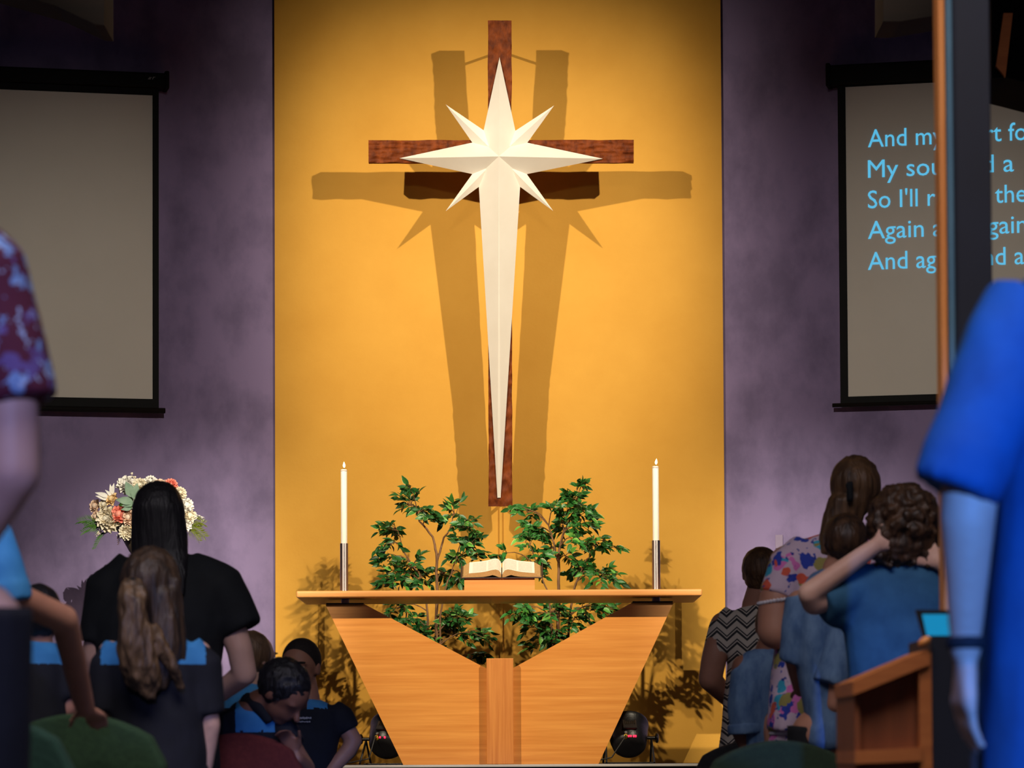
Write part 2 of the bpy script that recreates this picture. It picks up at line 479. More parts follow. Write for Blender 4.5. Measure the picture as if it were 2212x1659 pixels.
# projected song words
M_words = emission('projected_words', (88, 196, 240), 0.85)
def text_mesh(body, size):
    cu = bpy.data.curves.new('t', 'FONT'); cu.body = body; cu.size = size; cu.extrude = 0.0006; cu.resolution_u = 3
    o = bpy.data.objects.new('t', cu); C.objects.link(o)
    dg = bpy.context.evaluated_depsgraph_get(); dg.update()
    me = bpy.data.meshes.new_from_object(o.evaluated_get(dg))
    bpy.data.objects.remove(o); bpy.data.curves.remove(cu)
    return me
LINES = [('And my heart fo', 318, 280), ('My soul and a', 384, 346), ("So I'll run to the", 450, 412), ('Again and again', 516, 478), ('And again and a', 583, 545)]
XS = {}
for body, yb2, yt2 in LINES:
    u0, z0 = uzR(1875, yb2); _, z1 = uzR(1875, yt2)
    ref = text_mesh('A', 1.0); cap = max(v.co.y for v in ref.vertices)
    size = (z1 - z0) / cap
    me = text_mesh(body, size)
    left = min(v.co.x for v in me.vertices)
    me.transform(Matrix.Translation((-left, 0, 0)))
    key = {'And my heart fo': ('And my', 2037), 'My soul and a': ('My sou', 2034), "So I'll run to the": ("So I'll ru", 2043), 'Again and again': ('Again a', 2036), 'And again and a': ('And aga', 2044)}[body]
    wref = text_mesh(key[0], size); ww = max(v.co.x for v in wref.vertices) - min(v.co.x for v in wref.vertices)
    sx = (uzR(key[1] + 1, yb2)[0] - u0) / ww
    me.transform(Matrix.Diagonal((sx, 1, 1, 1)))
    T = MxR @ Matrix(((1, 0, 0, u0), (0, 0, 1, 0.084), (0, 1, 0, z0), (0, 0, 0, 1)))
    b = bmesh.new(); b.from_mesh(me)
    seen = set(); isl = []
    for f0 in b.faces:
        if f0 in seen: continue
        st_ = [f0]; seen.add(f0); grp = []
        while st_:
            f1 = st_.pop(); grp.append(f1)
            for e in f1.edges:
                for f2 in e.link_faces:
                    if f2 not in seen: seen.add(f2); st_.append(f2)
        xs = [v.co.x for f1 in grp for v in f1.verts]; isl.append((min(xs), max(xs), grp))
    isl.sort(key=lambda q: q[0])
    words = []; hi_x = None
    for x0, x1, grp in isl:
        if hi_x is None or x0 - hi_x > 0.125 * size * sx: words.append([]); hi_x = x1
        words[-1] += grp; hi_x = max(hi_x, x1)
    for wi, grp in enumerate(words):
        idx = {}; vs = []; fs = []
        for f1 in grp:
            row = []
            for v in f1.verts:
                if v.index not in idx: idx[v.index] = len(vs); vs.append(tuple(T @ v.co))
                row.append(idx[v.index])
            fs.append(row)
        m2 = bpy.data.meshes.new('song_word'); m2.from_pydata(vs, [], fs)
        o = link('song_word', m2, M_words, scrR)
        if len(words) == len(body.split()): o['label'] = 'bright blue projected word "%s"' % body.split()[wi]
    b.free(); bpy.data.meshes.remove(me)

# ------------------------------------------------------------------ ceiling timbers, far corners
M_beam = mat('dark_timber', (26, 14, 7), 0.8, col2=(34, 19, 10), scale=(3, 30, 30), detail=5)
def px_poly(pts, Y): return [P(x, y, Y) for x, y in pts]
b = MB().prism(px_poly([(2142, -60), (2142, 169), (2172, 167), (2212, 177), (2300, 200), (2300, -60)], 12.6), 0, 0.5, (0, 1, 0))
bk = b.build('ceiling_bulkhead', mat('bulkhead_black', (5, 5, 6), 0.9, col2=(8, 8, 9), scale=(5, 5, 5), spec=0.1))
tag(bk, 'black ceiling bulkhead hanging across the top of the right screen', 'bulkhead')
b = MB().prism(px_poly([(2168, 28), (2152, 143), (2172, 166), (2188, 28)], 12.57), 0, 0.02, (0, 1, 0))
b.build('timber_fascia', mat('fascia_timber', (196, 104, 36), 0.6, col2=(214, 120, 48), scale=(4, 4, 30)), bk)
b = MB().prism(px_poly([(1908, -80), (1908, 46), (1945, 46), (2100, 20), (2100, -80)], 12.9), 0, 0.3, (0, 1, 0))
tag(b.build('ceiling_beam', M_beam), 'dim timber roof beam above the right projector screen', 'beam')
b = MB().prism(px_poly([(225, -80), (225, 54), (205, 52), (120, 12), (-60, -40), (-60, -80)], 12.9), 0, 0.3, (0, 1, 0))
tag(b.build('ceiling_beam', M_beam), 'dim timber roof beam in the upper left corner', 'beam')

# ------------------------------------------------------------------ unseen lamp fixtures above the frame, barn doors added to trim the beams
def fixture(label, L, tgt, edges, dist=0.55):
    L = Vector(L); r = thing('stage_spotlight', label, 'stage light', L)
    tgt = Vector(tgt); d = (tgt - L).normalized()
    q = d.to_track_quat('Z', 'Y').to_matrix().to_4x4(); Mx = Matrix.Translation(L) @ q
    MB().lathe([(0.001, -0.36), (0.09, -0.36), (0.11, -0.30), (0.12, -0.10), (0.12, 0.02), (0.112, 0.02), (0.112, -0.10), (0.001, -0.12)], 24, Mx).build('housing', M_black, r, auto=40)
    MB().tube([L - d * 0.25, Vector((L.x, L.y - 0.25 * d.y, 6.71))], 0.015, 10).build('hanger', M_black, r)
    for xe, sg in edges:
        f_ = dist / (WALL_Y - L.y); xi = L.x + (xe - L.x) * f_
        zc = L.z + (tgt.z - L.z) * f_
        MB().box((xi + sg * 0.30, L.y + dist, zc), (0.60, 0.004, 0.62)).build('added_barn_door', M_black, r)
        MB().tube([Vector((xi + sg * 0.05, L.y + dist, zc + 0.28)), L + Vector((sg * 0.08, 0.0, 0.05))], 0.008, 8).build('door_arm', M_black, r)
fixture('unseen black spotlight with added barn doors, hung right of the altar', SPOT_R, (0, WALL_Y, 3.0), ((-1.52, -1), (1.45, 1)))
fixture('unseen black spotlight with added barn doors, hung left of the altar', SPOT_L, (0, WALL_Y, 3.0), ((-1.60, -1), (1.38, 1)))
fixture('added unseen black wash lamp high on the right of the hall', WASH_R, (-1.7, WALL_Y, 1.55), ((-1.33, 1),), 1.0)
fixture('added unseen black wash lamp high on the left of the hall', WASH_L, (1.66, WALL_Y, 1.55), ((1.19, -1),), 1.0)
# ------------------------------------------------------------------ communion table
M_wood = mat('beech_veneer', (206, 128, 52), 0.42, col2=(230, 156, 74), scale=(1.6, 14, 46), detail=7, lo=0.3, hi=0.72)
M_woodtop = mat('beech_top', (212, 142, 76), 0.36, col2=(228, 160, 94), scale=(1.4, 10, 40), detail=6, lo=0.3, hi=0.7)
M_woodpost = mat('beech_post', (184, 106, 46), 0.42, col2=(220, 144, 72), scale=(52, 14, 1.5), detail=7, lo=0.3, hi=0.7)
TY = 18.5; TD = 0.82
tl, tr = P(640, 1284, TY), P(1517, 1277, TY)
top_z = P(1078, 1274.2, TY).z; bot_z = P(1078, 1289, TY).z
tcx = (tl.x + tr.x) / 2; tw = tr.x - tl.x
table = thing('communion_table', 'pale beech communion table on two wing-shaped panels and a centre post', 'table', (tcx, TY + TD / 2, STAGE))
MB().box((tcx, TY + TD / 2, (top_z + bot_z) / 2), (tw, TD, top_z - bot_z), 0.010, 3).build('tabletop', M_woodtop, table, auto=40)
PY = TY + 0.12
def panel(pts):
    poly = px_poly(pts, PY)
    for q in poly:
        if q.z < STAGE + 0.05: q.z = STAGE
    return MB().prism(poly, 0, 0.03, (0, 1, 0)).build('panel', M_wood, table)
panel([(703, 1306), (787, 1305), (1045, 1441), (1060, 1448), (1060, 1650), (871, 1650)])
panel([(1455, 1302), (1365, 1302), (1114, 1440), (1100, 1447), (1100, 1650), (1293, 1650)])
pl, pr = P(1051, 1500, PY - 0.05), P(1109, 1500, PY - 0.05)
pt = P(1080, 1422, PY - 0.05).z
MB().box(((pl.x + pr.x) / 2, PY + 0.02, (pt + STAGE) / 2), (pr.x - pl.x, 0.14, pt - STAGE), 0.003).build('post', M_woodpost, table)
for px0, px1, pc, py in ((705, 786, 745, 1304), (1366, 1453, 1418, 1300)):
    zp = P(pc, py + 1.5, PY).z
    a, c = P(px0, py, PY), P(px1, py, PY)
    MB().box(((a.x + c.x) / 2, PY + 0.08, zp + 0.003), (c.x - a.x, 0.2, 0.007)).build('plate', M_dkmetal, table)
    MB().tube([(P(pc, py, PY).x, PY + 0.05, zp), (P(pc, py, PY).x, PY + 0.05, bot_z + 0.002)], 0.022, 16).build('stem', M_steel, table, auto=40)
# ------------------------------------------------------------------ candles
M_wax = mat('ivory_wax', (240, 234, 224), 0.45, col2=(236, 228, 216), scale=(8, 8, 2), sss=0.15)
M_flame = emission('candle_flame', (255, 226, 170), 6.0)
M_wick = mat('wick', (40, 30, 26), 0.9, col2=(60, 46, 40), scale=(50, 50, 50))
M_brushed = mat('brushed_tube', (196, 186, 186), 0.42, 1.0, col2=(176, 166, 168), scale=(40, 40, 3))
_nt, _b = nodes_of(M_brushed); _t = _nt.nodes.new('ShaderNodeTangent'); _t.direction_type = 'RADIAL'; _t.axis = 'Z'
_nt.links.new(_t.outputs[0], _b.inputs['Tangent']); _b.inputs['Anisotropic'].default_value = 0.85; _b.inputs['Anisotropic Rotation'].default_value = 0.25
def candle(pxc, y_top, y_hold, side):
    CYd = TY + 0.14
    x = P(pxc, 1250, CYd).x
    z1 = P(pxc, y_hold, CYd).z; z2 = P(pxc, y_top, CYd).z; k = mpp(CYd)
    r = 8.8 * k
    h = thing('candle_holder', 'brushed steel tube candle holder at the %s end of the table' % side, 'candle holder', (x, CYd, top_z), 'steel candle holders')
    Mx = Matrix.Translation((x, CYd, top_z))
    MB().lathe([(r, 0), (r, z1 - top_z), (r - 0.003, z1 - top_z), (r - 0.003, z1 - top_z - 0.05), (0.001, z1 - top_z - 0.05)], 28).build('tube', M_brushed, h, auto=40)
    MB().lathe([(r * 0.98, -0.0), (r * 1.03, 0.001), (r * 1.03, 0.006), (r * 0.98, 0.008)], 28).build('foot_ring', M_brushed, h, auto=40)
    for ch in [o for o in C.objects if o.parent == h]: ch.matrix_parent_inverse = Matrix.Identity(4)
    rc = 6.9 * k
    c = thing('candle', 'tall lit ivory candle in the %s steel holder' % side, 'candle', (x, CYd, z1 - 0.05), 'lit altar candles')
    MB().lathe([(rc, z1 - 0.05), (rc, z2 - 0.004), (rc - 0.003, z2), (rc * 0.5, z2 - 0.002), (0.0015, z2 - 0.003)], 24, Matrix.Translation((x, CYd, 0))).build('wax', M_wax, c, auto=50)
    MB().lathe([(rc + 0.0006, z2 - 0.010), (rc + 0.0012, z2 - 0.008), (rc + 0.0006, z2 - 0.006)], 24, Matrix.Translation((x, CYd, 0))).build('rim_band', mat('rim_wax', (226, 190, 170), 0.5, col2=(214, 176, 156), scale=(30, 30, 30)), c, smooth=True)
    MB().tube([(x, CYd, z2 - 0.004), (x + 0.001, CYd, z2 + 0.006), (x + 0.003, CYd, z2 + 0.012)], [0.0016, 0.0014, 0.001], 6).build('wick', M_wick, c)
    fp = [(0.0005, 0.008), (0.0048, 0.013), (0.0068, 0.019), (0.0062, 0.026), (0.0036, 0.034), (0.0004, 0.042)]
    MB().lathe(fp, 14, Matrix.Translation((x + 0.002, CYd, z2)) @ Euler((0, R(6 if side == 'right' else -2), 0)).to_matrix().to_4x4()).build('flame', M_flame, c, smooth=True)
candle(743.5, 1014, 1174, 'left')
candle(1417.5, 1007, 1167.5, 'right')

# ------------------------------------------------------------------ book stand and open bible
SY = TY + 0.10
a, c = P(1003, 1262, SY), P(1155, 1262, SY)
sz1 = P(1080, 1253, SY).z
TILT = R(15)
SD = 0.34
stand = thing('book_stand', 'low wedge-shaped beech book stand in the middle of the table', 'stand', ((a.x + c.x) / 2, SY + SD / 2, top_z))
poly = [Vector((a.x, SY, top_z)), Vector((a.x, SY + SD, top_z)), Vector((a.x, SY + SD, sz1 + math.tan(TILT) * SD)), Vector((a.x, SY, sz1))]
MB().prism(poly, 0, c.x - a.x, (1, 0, 0)).build('body', M_woodtop, stand)
MB().box(((a.x + c.x) / 2, 0, 0.004), (c.x - a.x - 0.012, 0.018, 0.008), 0.002, M=Matrix.Translation((0, SY + 0.014, sz1 + 0.004)) @ Matrix.Rotation(TILT, 4, 'X')).build('ledge', mat('ledge_wood', (156, 74, 34), 0.5, col2=(176, 92, 46), scale=(2, 20, 20)), stand)
# bible, local frame: x across, y along the page height (away from camera), z out of the page
BM = Matrix.Translation((P(1082, 1250, SY).x + 0.005, SY - 0.002, sz1 + 0.012)) @ Matrix.Rotation(TILT, 4, 'X')
k = mpp(SY)
M_cover = mat('dark_leather', (52, 40, 42), 0.55, col2=(66, 52, 52), scale=(60, 60, 60), bump=0.2)
M_edge = mat('page_edges', (206, 164, 108), 0.6, col2=(186, 142, 90), scale=(300, 4, 300), detail=3)
M_page = bpy.data.materials.new('printed_page'); MATS['printed_page'] = M_page
nt, bs = nodes_of(M_page)
uvn = nt.nodes.new('ShaderNodeUVMap'); sepn = nt.nodes.new('ShaderNodeSeparateXYZ')
nt.links.new(uvn.outputs[0], sepn.inputs[0])
def mth(op, a_, b_=None, c_=None):
    n = nt.nodes.new('ShaderNodeMath'); n.operation = op
    for i, q in enumerate((a_, b_, c_)):
        if q is None: continue
        if isinstance(q, (int, float)): n.inputs[i].default_value = q
        else: nt.links.new(q, n.inputs[i])
    return n.outputs[0]
X_, Y_ = sepn.outputs[0], sepn.outputs[1]
def band(v, lo, hi): return mth('MULTIPLY', mth('GREATER_THAN', v, lo), mth('LESS_THAN', v, hi))
cols = mth('ADD', band(X_, 0.10, 0.49), band(X_, 0.54, 0.93))
rows = mth('LESS_THAN', mth('FRACT', mth('MULTIPLY', Y_, 30.0)), 0.5)
nn = nt.nodes.new('ShaderNodeTexNoise'); nn.inputs['Scale'].default_value = 60.0
nt.links.new(uvn.outputs[0], nn.inputs['Vector'])
ink = mth('MULTIPLY', mth('MULTIPLY', mth('MULTIPLY', cols, rows), band(Y_, 0.06, 0.93)), mth('GREATER_THAN', nn.outputs['Fac'], 0.42))
mx = nt.nodes.new('ShaderNodeMix'); mx.data_type = 'RGBA'
nt.links.new(mth('MULTIPLY', ink, 0.5), mx.inputs['Factor'])
mx.inputs['A'].default_value = (*lin((244, 236, 220)), 1); mx.inputs['B'].default_value = (*lin((96, 84, 74)), 1)
nt.links.new(mx.outputs['Result'], bs.inputs['Base Color']); bs.inputs['Roughness'].default_value = 0.7
bible = thing('open_bible', 'large open bible with tan page edges lying on the book stand', 'book', BM @ Vector((0, 0.1, 0)))
PH = 0.295
def side_profile(s):
    """half cross-section: list of top points (outer -> gutter) and bottom points"""
    topp = [(71, 10.0), (64, 10.6), (54, 11.4), (42, 12.6), (31, 14.6), (21, 17.4), (13, 18.4), (7, 16.6), (3, 11.5), (1.2, 6.5)]
    botp = [(86.5, 1.2), (60, 1.5), (40, 2.2), (28, 4.0), (20, 6.2), (13, 4.2), (7, 1.5), (1.2, 1.0)]
    return [(s * x * k, z * k) for x, z in topp], [(s * x * k, z * k) for x, z in botp]
for s in (-1, 1):
    tp, bp_ = side_profile(s)
    b = MB(); poly = [Vector((x, 0, z)) for x, z in tp] + [Vector((x, 0, z)) for x, z in reversed(bp_)]
    ring0 = [BM @ p for p in poly]
    # back end is drawn in a little on the outside, as the leaves fan
    b.v = ring0 + [BM @ Vector((p.x, PH, p.z)) for p in poly]
    n = len(poly)
    b.f = [tuple(range(n))] + [tuple(range(n, 2 * n))[::-1]] + [(i, (i + 1) % n, n + (i + 1) % n, n + i) for i in range(n) if i >= len(tp) - 1]
    pb = b.build('page_block', M_edge, bible)
    # printed leaf on top
    me = bpy.data.meshes.new('printed_page')
    vs = []; fs = []; uvs = []
    arc = [0.0]
    for i in range(1, len(tp)): arc.append(arc[-1] + math.hypot(tp[i][0] - tp[i - 1][0], tp[i][1] - tp[i - 1][1]))
    for i, (x, z) in enumerate(tp):
        for yy in (0.0, PH): vs.append(tuple(BM @ Vector((x, yy, z + 0.0005))))
    for i in range(len(tp) - 1): fs.append((2 * i, 2 * i + 1, 2 * i + 3, 2 * i + 2))
    me.from_pydata(vs, [], fs)
    ul = me.uv_layers.new(name='UVMap')
    for lp in me.loops:
        i, e = divmod(lp.vertex_index, 2); uu = arc[i] / arc[-1]
        ul.data[lp.index].uv = (uu if s < 0 else 1 - uu, e)
    me.polygons.foreach_set('use_smooth', [True] * len(me.polygons))
    o = link('printed_page', me, M_page, bible)
    MB().box((s * 0.5 * 90 * k, PH / 2, 0.0), (88 * k, PH + 0.012, 0.005), 0.002, M=BM).build('cover', M_cover, bible)
    MB().box((s * 88.6 * k, PH / 2, 5 * k), (0.004, PH, 8 * k), 0.001, M=BM).build('cover_edge', M_cover, bible)

# ------------------------------------------------------------------ ficus plants
M_leaf = bpy.data.materials.new('ficus_leaf'); MATS['ficus_leaf'] = M_leaf
nt, bs = nodes_of(M_leaf)
uvn = nt.nodes.new('ShaderNodeUVMap'); sepn = nt.nodes.new('ShaderNodeSeparateXYZ'); nt.links.new(uvn.outputs[0], sepn.inputs[0])
oi = nt.nodes.new('ShaderNodeObjectInfo')
rp = nt.nodes.new('ShaderNodeValToRGB'); el = rp.color_ramp.elements
el[0].color = (*lin((30, 78, 36)), 1); el[1].color = (*lin((106, 172, 66)), 1)
e2 = el.new(0.6); e2.color = (*lin((50, 116, 46)), 1)
nt.links.new(oi.outputs['Random'], rp.inputs[0])
rim = mth('GREATER_THAN', mth('ABSOLUTE', mth('SUBTRACT', sepn.outputs[0], 0.5)), 0.43)
mx = nt.nodes.new('ShaderNodeMix'); mx.data_type = 'RGBA'
gate = mth('GREATER_THAN', mth('FRACT', mth('MULTIPLY', oi.outputs['Random'], 7.3)), 0.45)
nt.links.new(mth('MULTIPLY', rim, gate), mx.inputs['Factor']); nt.links.new(rp.outputs[0], mx.inputs['A'])
mx.inputs['B'].default_value = (*lin((196, 200, 128)), 1)
nt.links.new(mx.outputs['Result'], bs.inputs['Base Color'])
bs.inputs['Roughness'].default_value = 0.42
M_bark = mat('ficus_bark', (96, 66, 42), 0.8, col2=(130, 94, 62), scale=(60, 60, 12), bump=0.3)
M_pot = mat('woven_pot', (110, 76, 46), 0.8, col2=(138, 98, 62), scale=(30, 30, 60), bump=0.3)
def leaf_geo(wid=0.44):
    """unit leaf along +Y, folded along the midrib, pointed tip"""
    prof = [(0.0, 0.0), (0.14, 0.62), (0.36, 1.0), (0.60, 0.84), (0.82, 0.42), (1.0, 0.0)]
    vs = [(0, 0, 0)]; uv = [(0.5, 0)]; fs = []
    for y, w in prof[1:-1]:
        z = -0.16 * y * y
        vs += [(-w * wid / 2, y, z + 0.09 * w), (0, y, z), (w * wid / 2, y, z + 0.09 * w)]
        uv += [(0.0, y), (0.5, y), (1.0, y)]
    vs.append((0, 1.0, -0.18)); uv.append((0.5, 1)); last = len(vs) - 1
    fs += [(0, 2, 1), (0, 3, 2)]
    for i in range(3):
        a_ = 1 + 3 * i
        fs += [(a_, a_ + 1, a_ + 4, a_ + 3), (a_ + 1, a_ + 2, a_ + 5, a_ + 4)]
    a_ = 10
    fs += [(a_, a_ + 1, last), (a_ + 1, a_ + 2, last)]
    return vs, uv, fs
def leaf_mesh(name, wid):
    vs, uv, fs = leaf_geo(wid)
    me = bpy.data.meshes.new(name); me.from_pydata(vs, [], fs)
    ul = me.uv_layers.new(name='UVMap')
    for lp in me.loops: ul.data[lp.index].uv = uv[lp.vertex_index]
    me.materials.append(M_leaf); me.polygons.foreach_set('use_smooth', [True] * len(me.polygons))
    return me
LEAFS = [leaf_mesh('leaf', 0.46), leaf_mesh('leaf', 0.54), leaf_mesh('leaf', 0.40)]
def curve_pts(a_, c_, sag, n=5, rr=rnd):
    a_, c_ = Vector(a_), Vector(c_); out = []
    for i in range(n + 1):
        t = i / n
        p = a_.lerp(c_, t); p.z += sag * math.sin(math.pi * t); out.append(p)
    return out
def ficus(label, px_trunk, PLY, forks, clusters, seed):
    rr = random.Random(seed)
    base = P(px_trunk, 1640, PLY); base.z = STAGE
    root = thing('ficus_plant', label, 'plant', base, 'ficus plants behind the table')
    k = mpp(PLY)
    Mx = Matrix.Translation(base)
    MB().lathe([(0.001, 0.0), (0.11, 0.0), (0.135, 0.20), (0.14, 0.215), (0.125, 0.215), (0.12, 0.19), (0.001, 0.19)], 28, Mx).build('pot', M_pot, root, auto=40)
    MB().lathe([(0.001, 0.185), (0.119, 0.185), (0.119, 0.196), (0.001, 0.20)], 20, Mx).build('soil', mat('soil', (48, 36, 28), 0.95, col2=(66, 50, 38), scale=(60, 60, 60), bump=0.5), root)
    # stems
    nodes = []
    for pts, r0, r1 in forks:
        wp = [P(x, y, PLY + dy) for x, y, dy in pts]
        if wp[0].z < STAGE + 0.25: wp[0].z = STAGE + 0.19
        fine = []
        for i in range(len(wp) - 1):
            for j in range(4): 
                q = wp[i].lerp(wp[i + 1], j / 4); q += Vector((rr.uniform(-1, 1), rr.uniform(-1, 1), 0)) * 0.004; fine.append(q)
        fine.append(wp[-1])
        rad = [r0 + (r1 - r0) * i / (len(fine) - 1) for i in range(len(fine))]
        MB().tube(fine, rad, 8).build('stem', M_bark, root, smooth=True)
        nodes += fine
    leaves = []; tw = MB()
    for cx, cy, rad, cnt in clusters:
        cnt = int(cnt * 2.4); rad = rad * 1.12
        cc = P(cx, cy, PLY + rr.uniform(-0.10, 0.12))
        near = min(nodes, key=lambda q: (q - cc).length + max(0, q.z - cc.z) * 0.8)
        pts = curve_pts(near, cc, 0.02 + 0.12 * (near - cc).length)
        tw.tube(pts, [0.004 - 0.0026 * i / 5 for i in range(6)], 5)
        nt_ = max(2, cnt // 6)
        for t in range(nt_):
            ang = rr.uniform(0, 2 * math.pi); el_ = rr.uniform(-0.7, 0.9)
            rr_ = rad * k * rr.uniform(0.6, 1.15)
            d = Vector((math.cos(ang) * math.cos(el_), math.sin(ang) * math.cos(el_) * 0.9, math.sin(el_)))
            s0 = pts[rr.choice((3, 4, 5))]; e0 = cc + d * rr_
            tp = curve_pts(s0, e0, 0.012, 4)
            tw.tube(tp, [0.0022, 0.002, 0.0017, 0.0014, 0.001], 4)
            m_ = cnt // nt_
            for j in range(m_):
                f = 0.25 + 0.75 * (j + 1) / m_
                i0 = min(3, int(f * 4)); pp = tp[i0].lerp(tp[i0 + 1], min(1, f * 4 - i0))
                dirn = (tp[-1] - tp[0]).normalized()
                side = Vector((dirn.y, -dirn.x, 0)); side = side.normalized() if side.length > .1 else Vector((1, 0, 0))
                if j == m_ - 1: v = dirn
                else: v = dirn * 0.55 + side * (1 if j % 2 else -1) * 0.8
                v = (v + Vector((rr.uniform(-.35, .35), rr.uniform(-.6, .25), rr.uniform(-.5, .35)))).normalized()
                leaves.append((pp, v, rr.uniform(0.046, 0.068), rr.uniform(-1.2, 1.2), rr.randrange(3)))
    tw.build('twigs', M_bark, root)['kind'] = 'stuff'
    def lmat(pp, v, s, roll):
        y = v; r2 = random.Random(int(pp.x * 1e5) * 31 + int(pp.z * 1e5))
        z = Vector((r2.uniform(-.8, .8), -r2.uniform(.1, 1.0), r2.uniform(-.15, .9))); z = (z - y * z.dot(y)).normalized()
        x = y.cross(z)
        Rm = Matrix(((x.x, y.x, z.x), (x.y, y.y, z.y), (x.z, y.z, z.z)))
        return Matrix.Translation(pp) @ Rm.to_4x4() @ Matrix.Diagonal((s, s, s, 1))
    order = list(range(len(leaves))); rr.shuffle(order)
    inv = WORLD[root.name].inverted()
    for i in order[:300]:
        pp, v, s, roll, kind = leaves[i]
        o = bpy.data.objects.new('leaf', LEAFS[kind]); C.objects.link(o)
        o.parent = root
        o.matrix_basis = inv @ lmat(pp, v, s, roll)
    rest = order[300:]
    if rest:
        vs, uv, fs = leaf_geo(); V = []; Fc = []; U = []
        for i in rest:
            pp, v, s, roll, kind = leaves[i]; Mm = lmat(pp, v, s, roll); o0 = len(V)
            V += [tuple(Mm @ Vector(q)) for q in vs]; U += uv; Fc += [tuple(q + o0 for q in f) for f in fs]
        me = bpy.data.meshes.new('foliage'); me.from_pydata(V, [], Fc)
        ul = me.uv_layers.new(name='UVMap')
        for lp in me.loops: ul.data[lp.index].uv = U[lp.vertex_index]
        me.polygons.foreach_set('use_smooth', [True] * len(me.polygons))
        o = link('foliage', me, M_leaf, root); o['kind'] = 'stuff'
    return root
PLY = 19.70
ficus('left ficus plant with dense dark leaves, behind the left half of the table', 943, PLY,
    [([(943, 1600, 0), (944, 1400, 0), (943, 1275, 0), (944, 1195, 0), (935, 1160, 0.02), (905, 1125, 0.0)], 0.011, 0.005),
     ([(944, 1215, 0), (955, 1170, 0.02), (975, 1135, 0.03)], 0.007, 0.004),
     ([(936, 1600, 0.03), (925, 1380, 0.05), (922, 1300, 0.05), (905, 1240, 0.05), (870, 1190, 0.06)], 0.008, 0.004),
     ([(950, 1600, -0.03), (952, 1330, -0.05), (962, 1270, -0.06), (985, 1210, -0.05)], 0.007, 0.003)],
    [(882, 1092, 34, 26), (905, 1112, 26, 16), (925, 1120, 20, 12), (985, 1112, 34, 24), (1012, 1140, 30, 22), (1022, 1178, 26, 20), (1000, 1175, 26, 16),
     (852, 1140, 30, 22), (842, 1178, 24, 14), (836, 1212, 24, 16), (850, 1248, 32, 26), (890, 1228, 34, 26), (910, 1256, 28, 22),
     (960, 1240, 30, 22), (990, 1215, 26, 18), (1000, 1250, 24, 16), (884, 1056, 10, 8), (1040, 1205, 14, 8), (836, 1262, 18, 12),
     (850, 1322, 26, 22), (885, 1345, 26, 20), (915, 1370, 22, 16), (970, 1340, 32, 26), (990, 1375, 34, 28), (1012, 1345, 24, 16), (1045, 1378, 24, 18), (1048, 1415, 22, 16),
     (950, 1400, 28, 18), (905, 1420, 30, 14), (975, 1450, 30, 14)], 11)
ficus('right ficus plant with an arching side branch, behind the right half of the table', 1207, PLY,
    [([(1207, 1600, 0), (1206, 1400, 0), (1207, 1275, 0), (1206, 1190, 0), (1218, 1150, 0.02), (1238, 1110, 0.0)], 0.011, 0.005),
     ([(1206, 1215, 0), (1196, 1170, 0.02), (1185, 1135, 0.03)], 0.007, 0.004),
     ([(1213, 1600, 0.03), (1230, 1350, 0.05), (1240, 1270, 0.05), (1262, 1215, 0.05), (1285, 1190, 0.06)], 0.008, 0.004),
     ([(1200, 1600, -0.03), (1190, 1330, -0.05), (1182, 1275, -0.06), (1160, 1225, -0.05)], 0.007, 0.003)],
    [(1245, 1085, 32, 26), (1225, 1105, 26, 18), (1262, 1108, 28, 22), (1252, 1050, 12, 8), (1266, 1040, 8, 5), (1195, 1105, 22, 14), (1140, 1108, 26, 10), (1112, 1104, 12, 6),
     (1142, 1150, 28, 20), (1135, 1172, 20, 12), (1160, 1165, 24, 16), (1215, 1140, 24, 14), (1270, 1145, 30, 22), (1288, 1172, 30, 22),
     (1245, 1170, 20, 10), (1325, 1192, 24, 12), (1165, 1205, 28, 20), (1195, 1190, 20, 10), (1160, 1240, 28, 20), (1262, 1232, 34, 28), (1300, 1248, 30, 24), (1326, 1250, 18, 12), (1230, 1210, 20, 10),
     (1118, 1322, 24, 18), (1150, 1355, 32, 26), (1195, 1330, 34, 28), (1235, 1345, 32, 26), (1275, 1320, 30, 24), (1312, 1318, 22, 16), (1165, 1392, 30, 22), (1130, 1345, 22, 14), (1205, 1372, 28, 18),
     (1225, 1430, 30, 14), (1180, 1460, 30, 14), (1078, 1200, 16, 8)], 23)

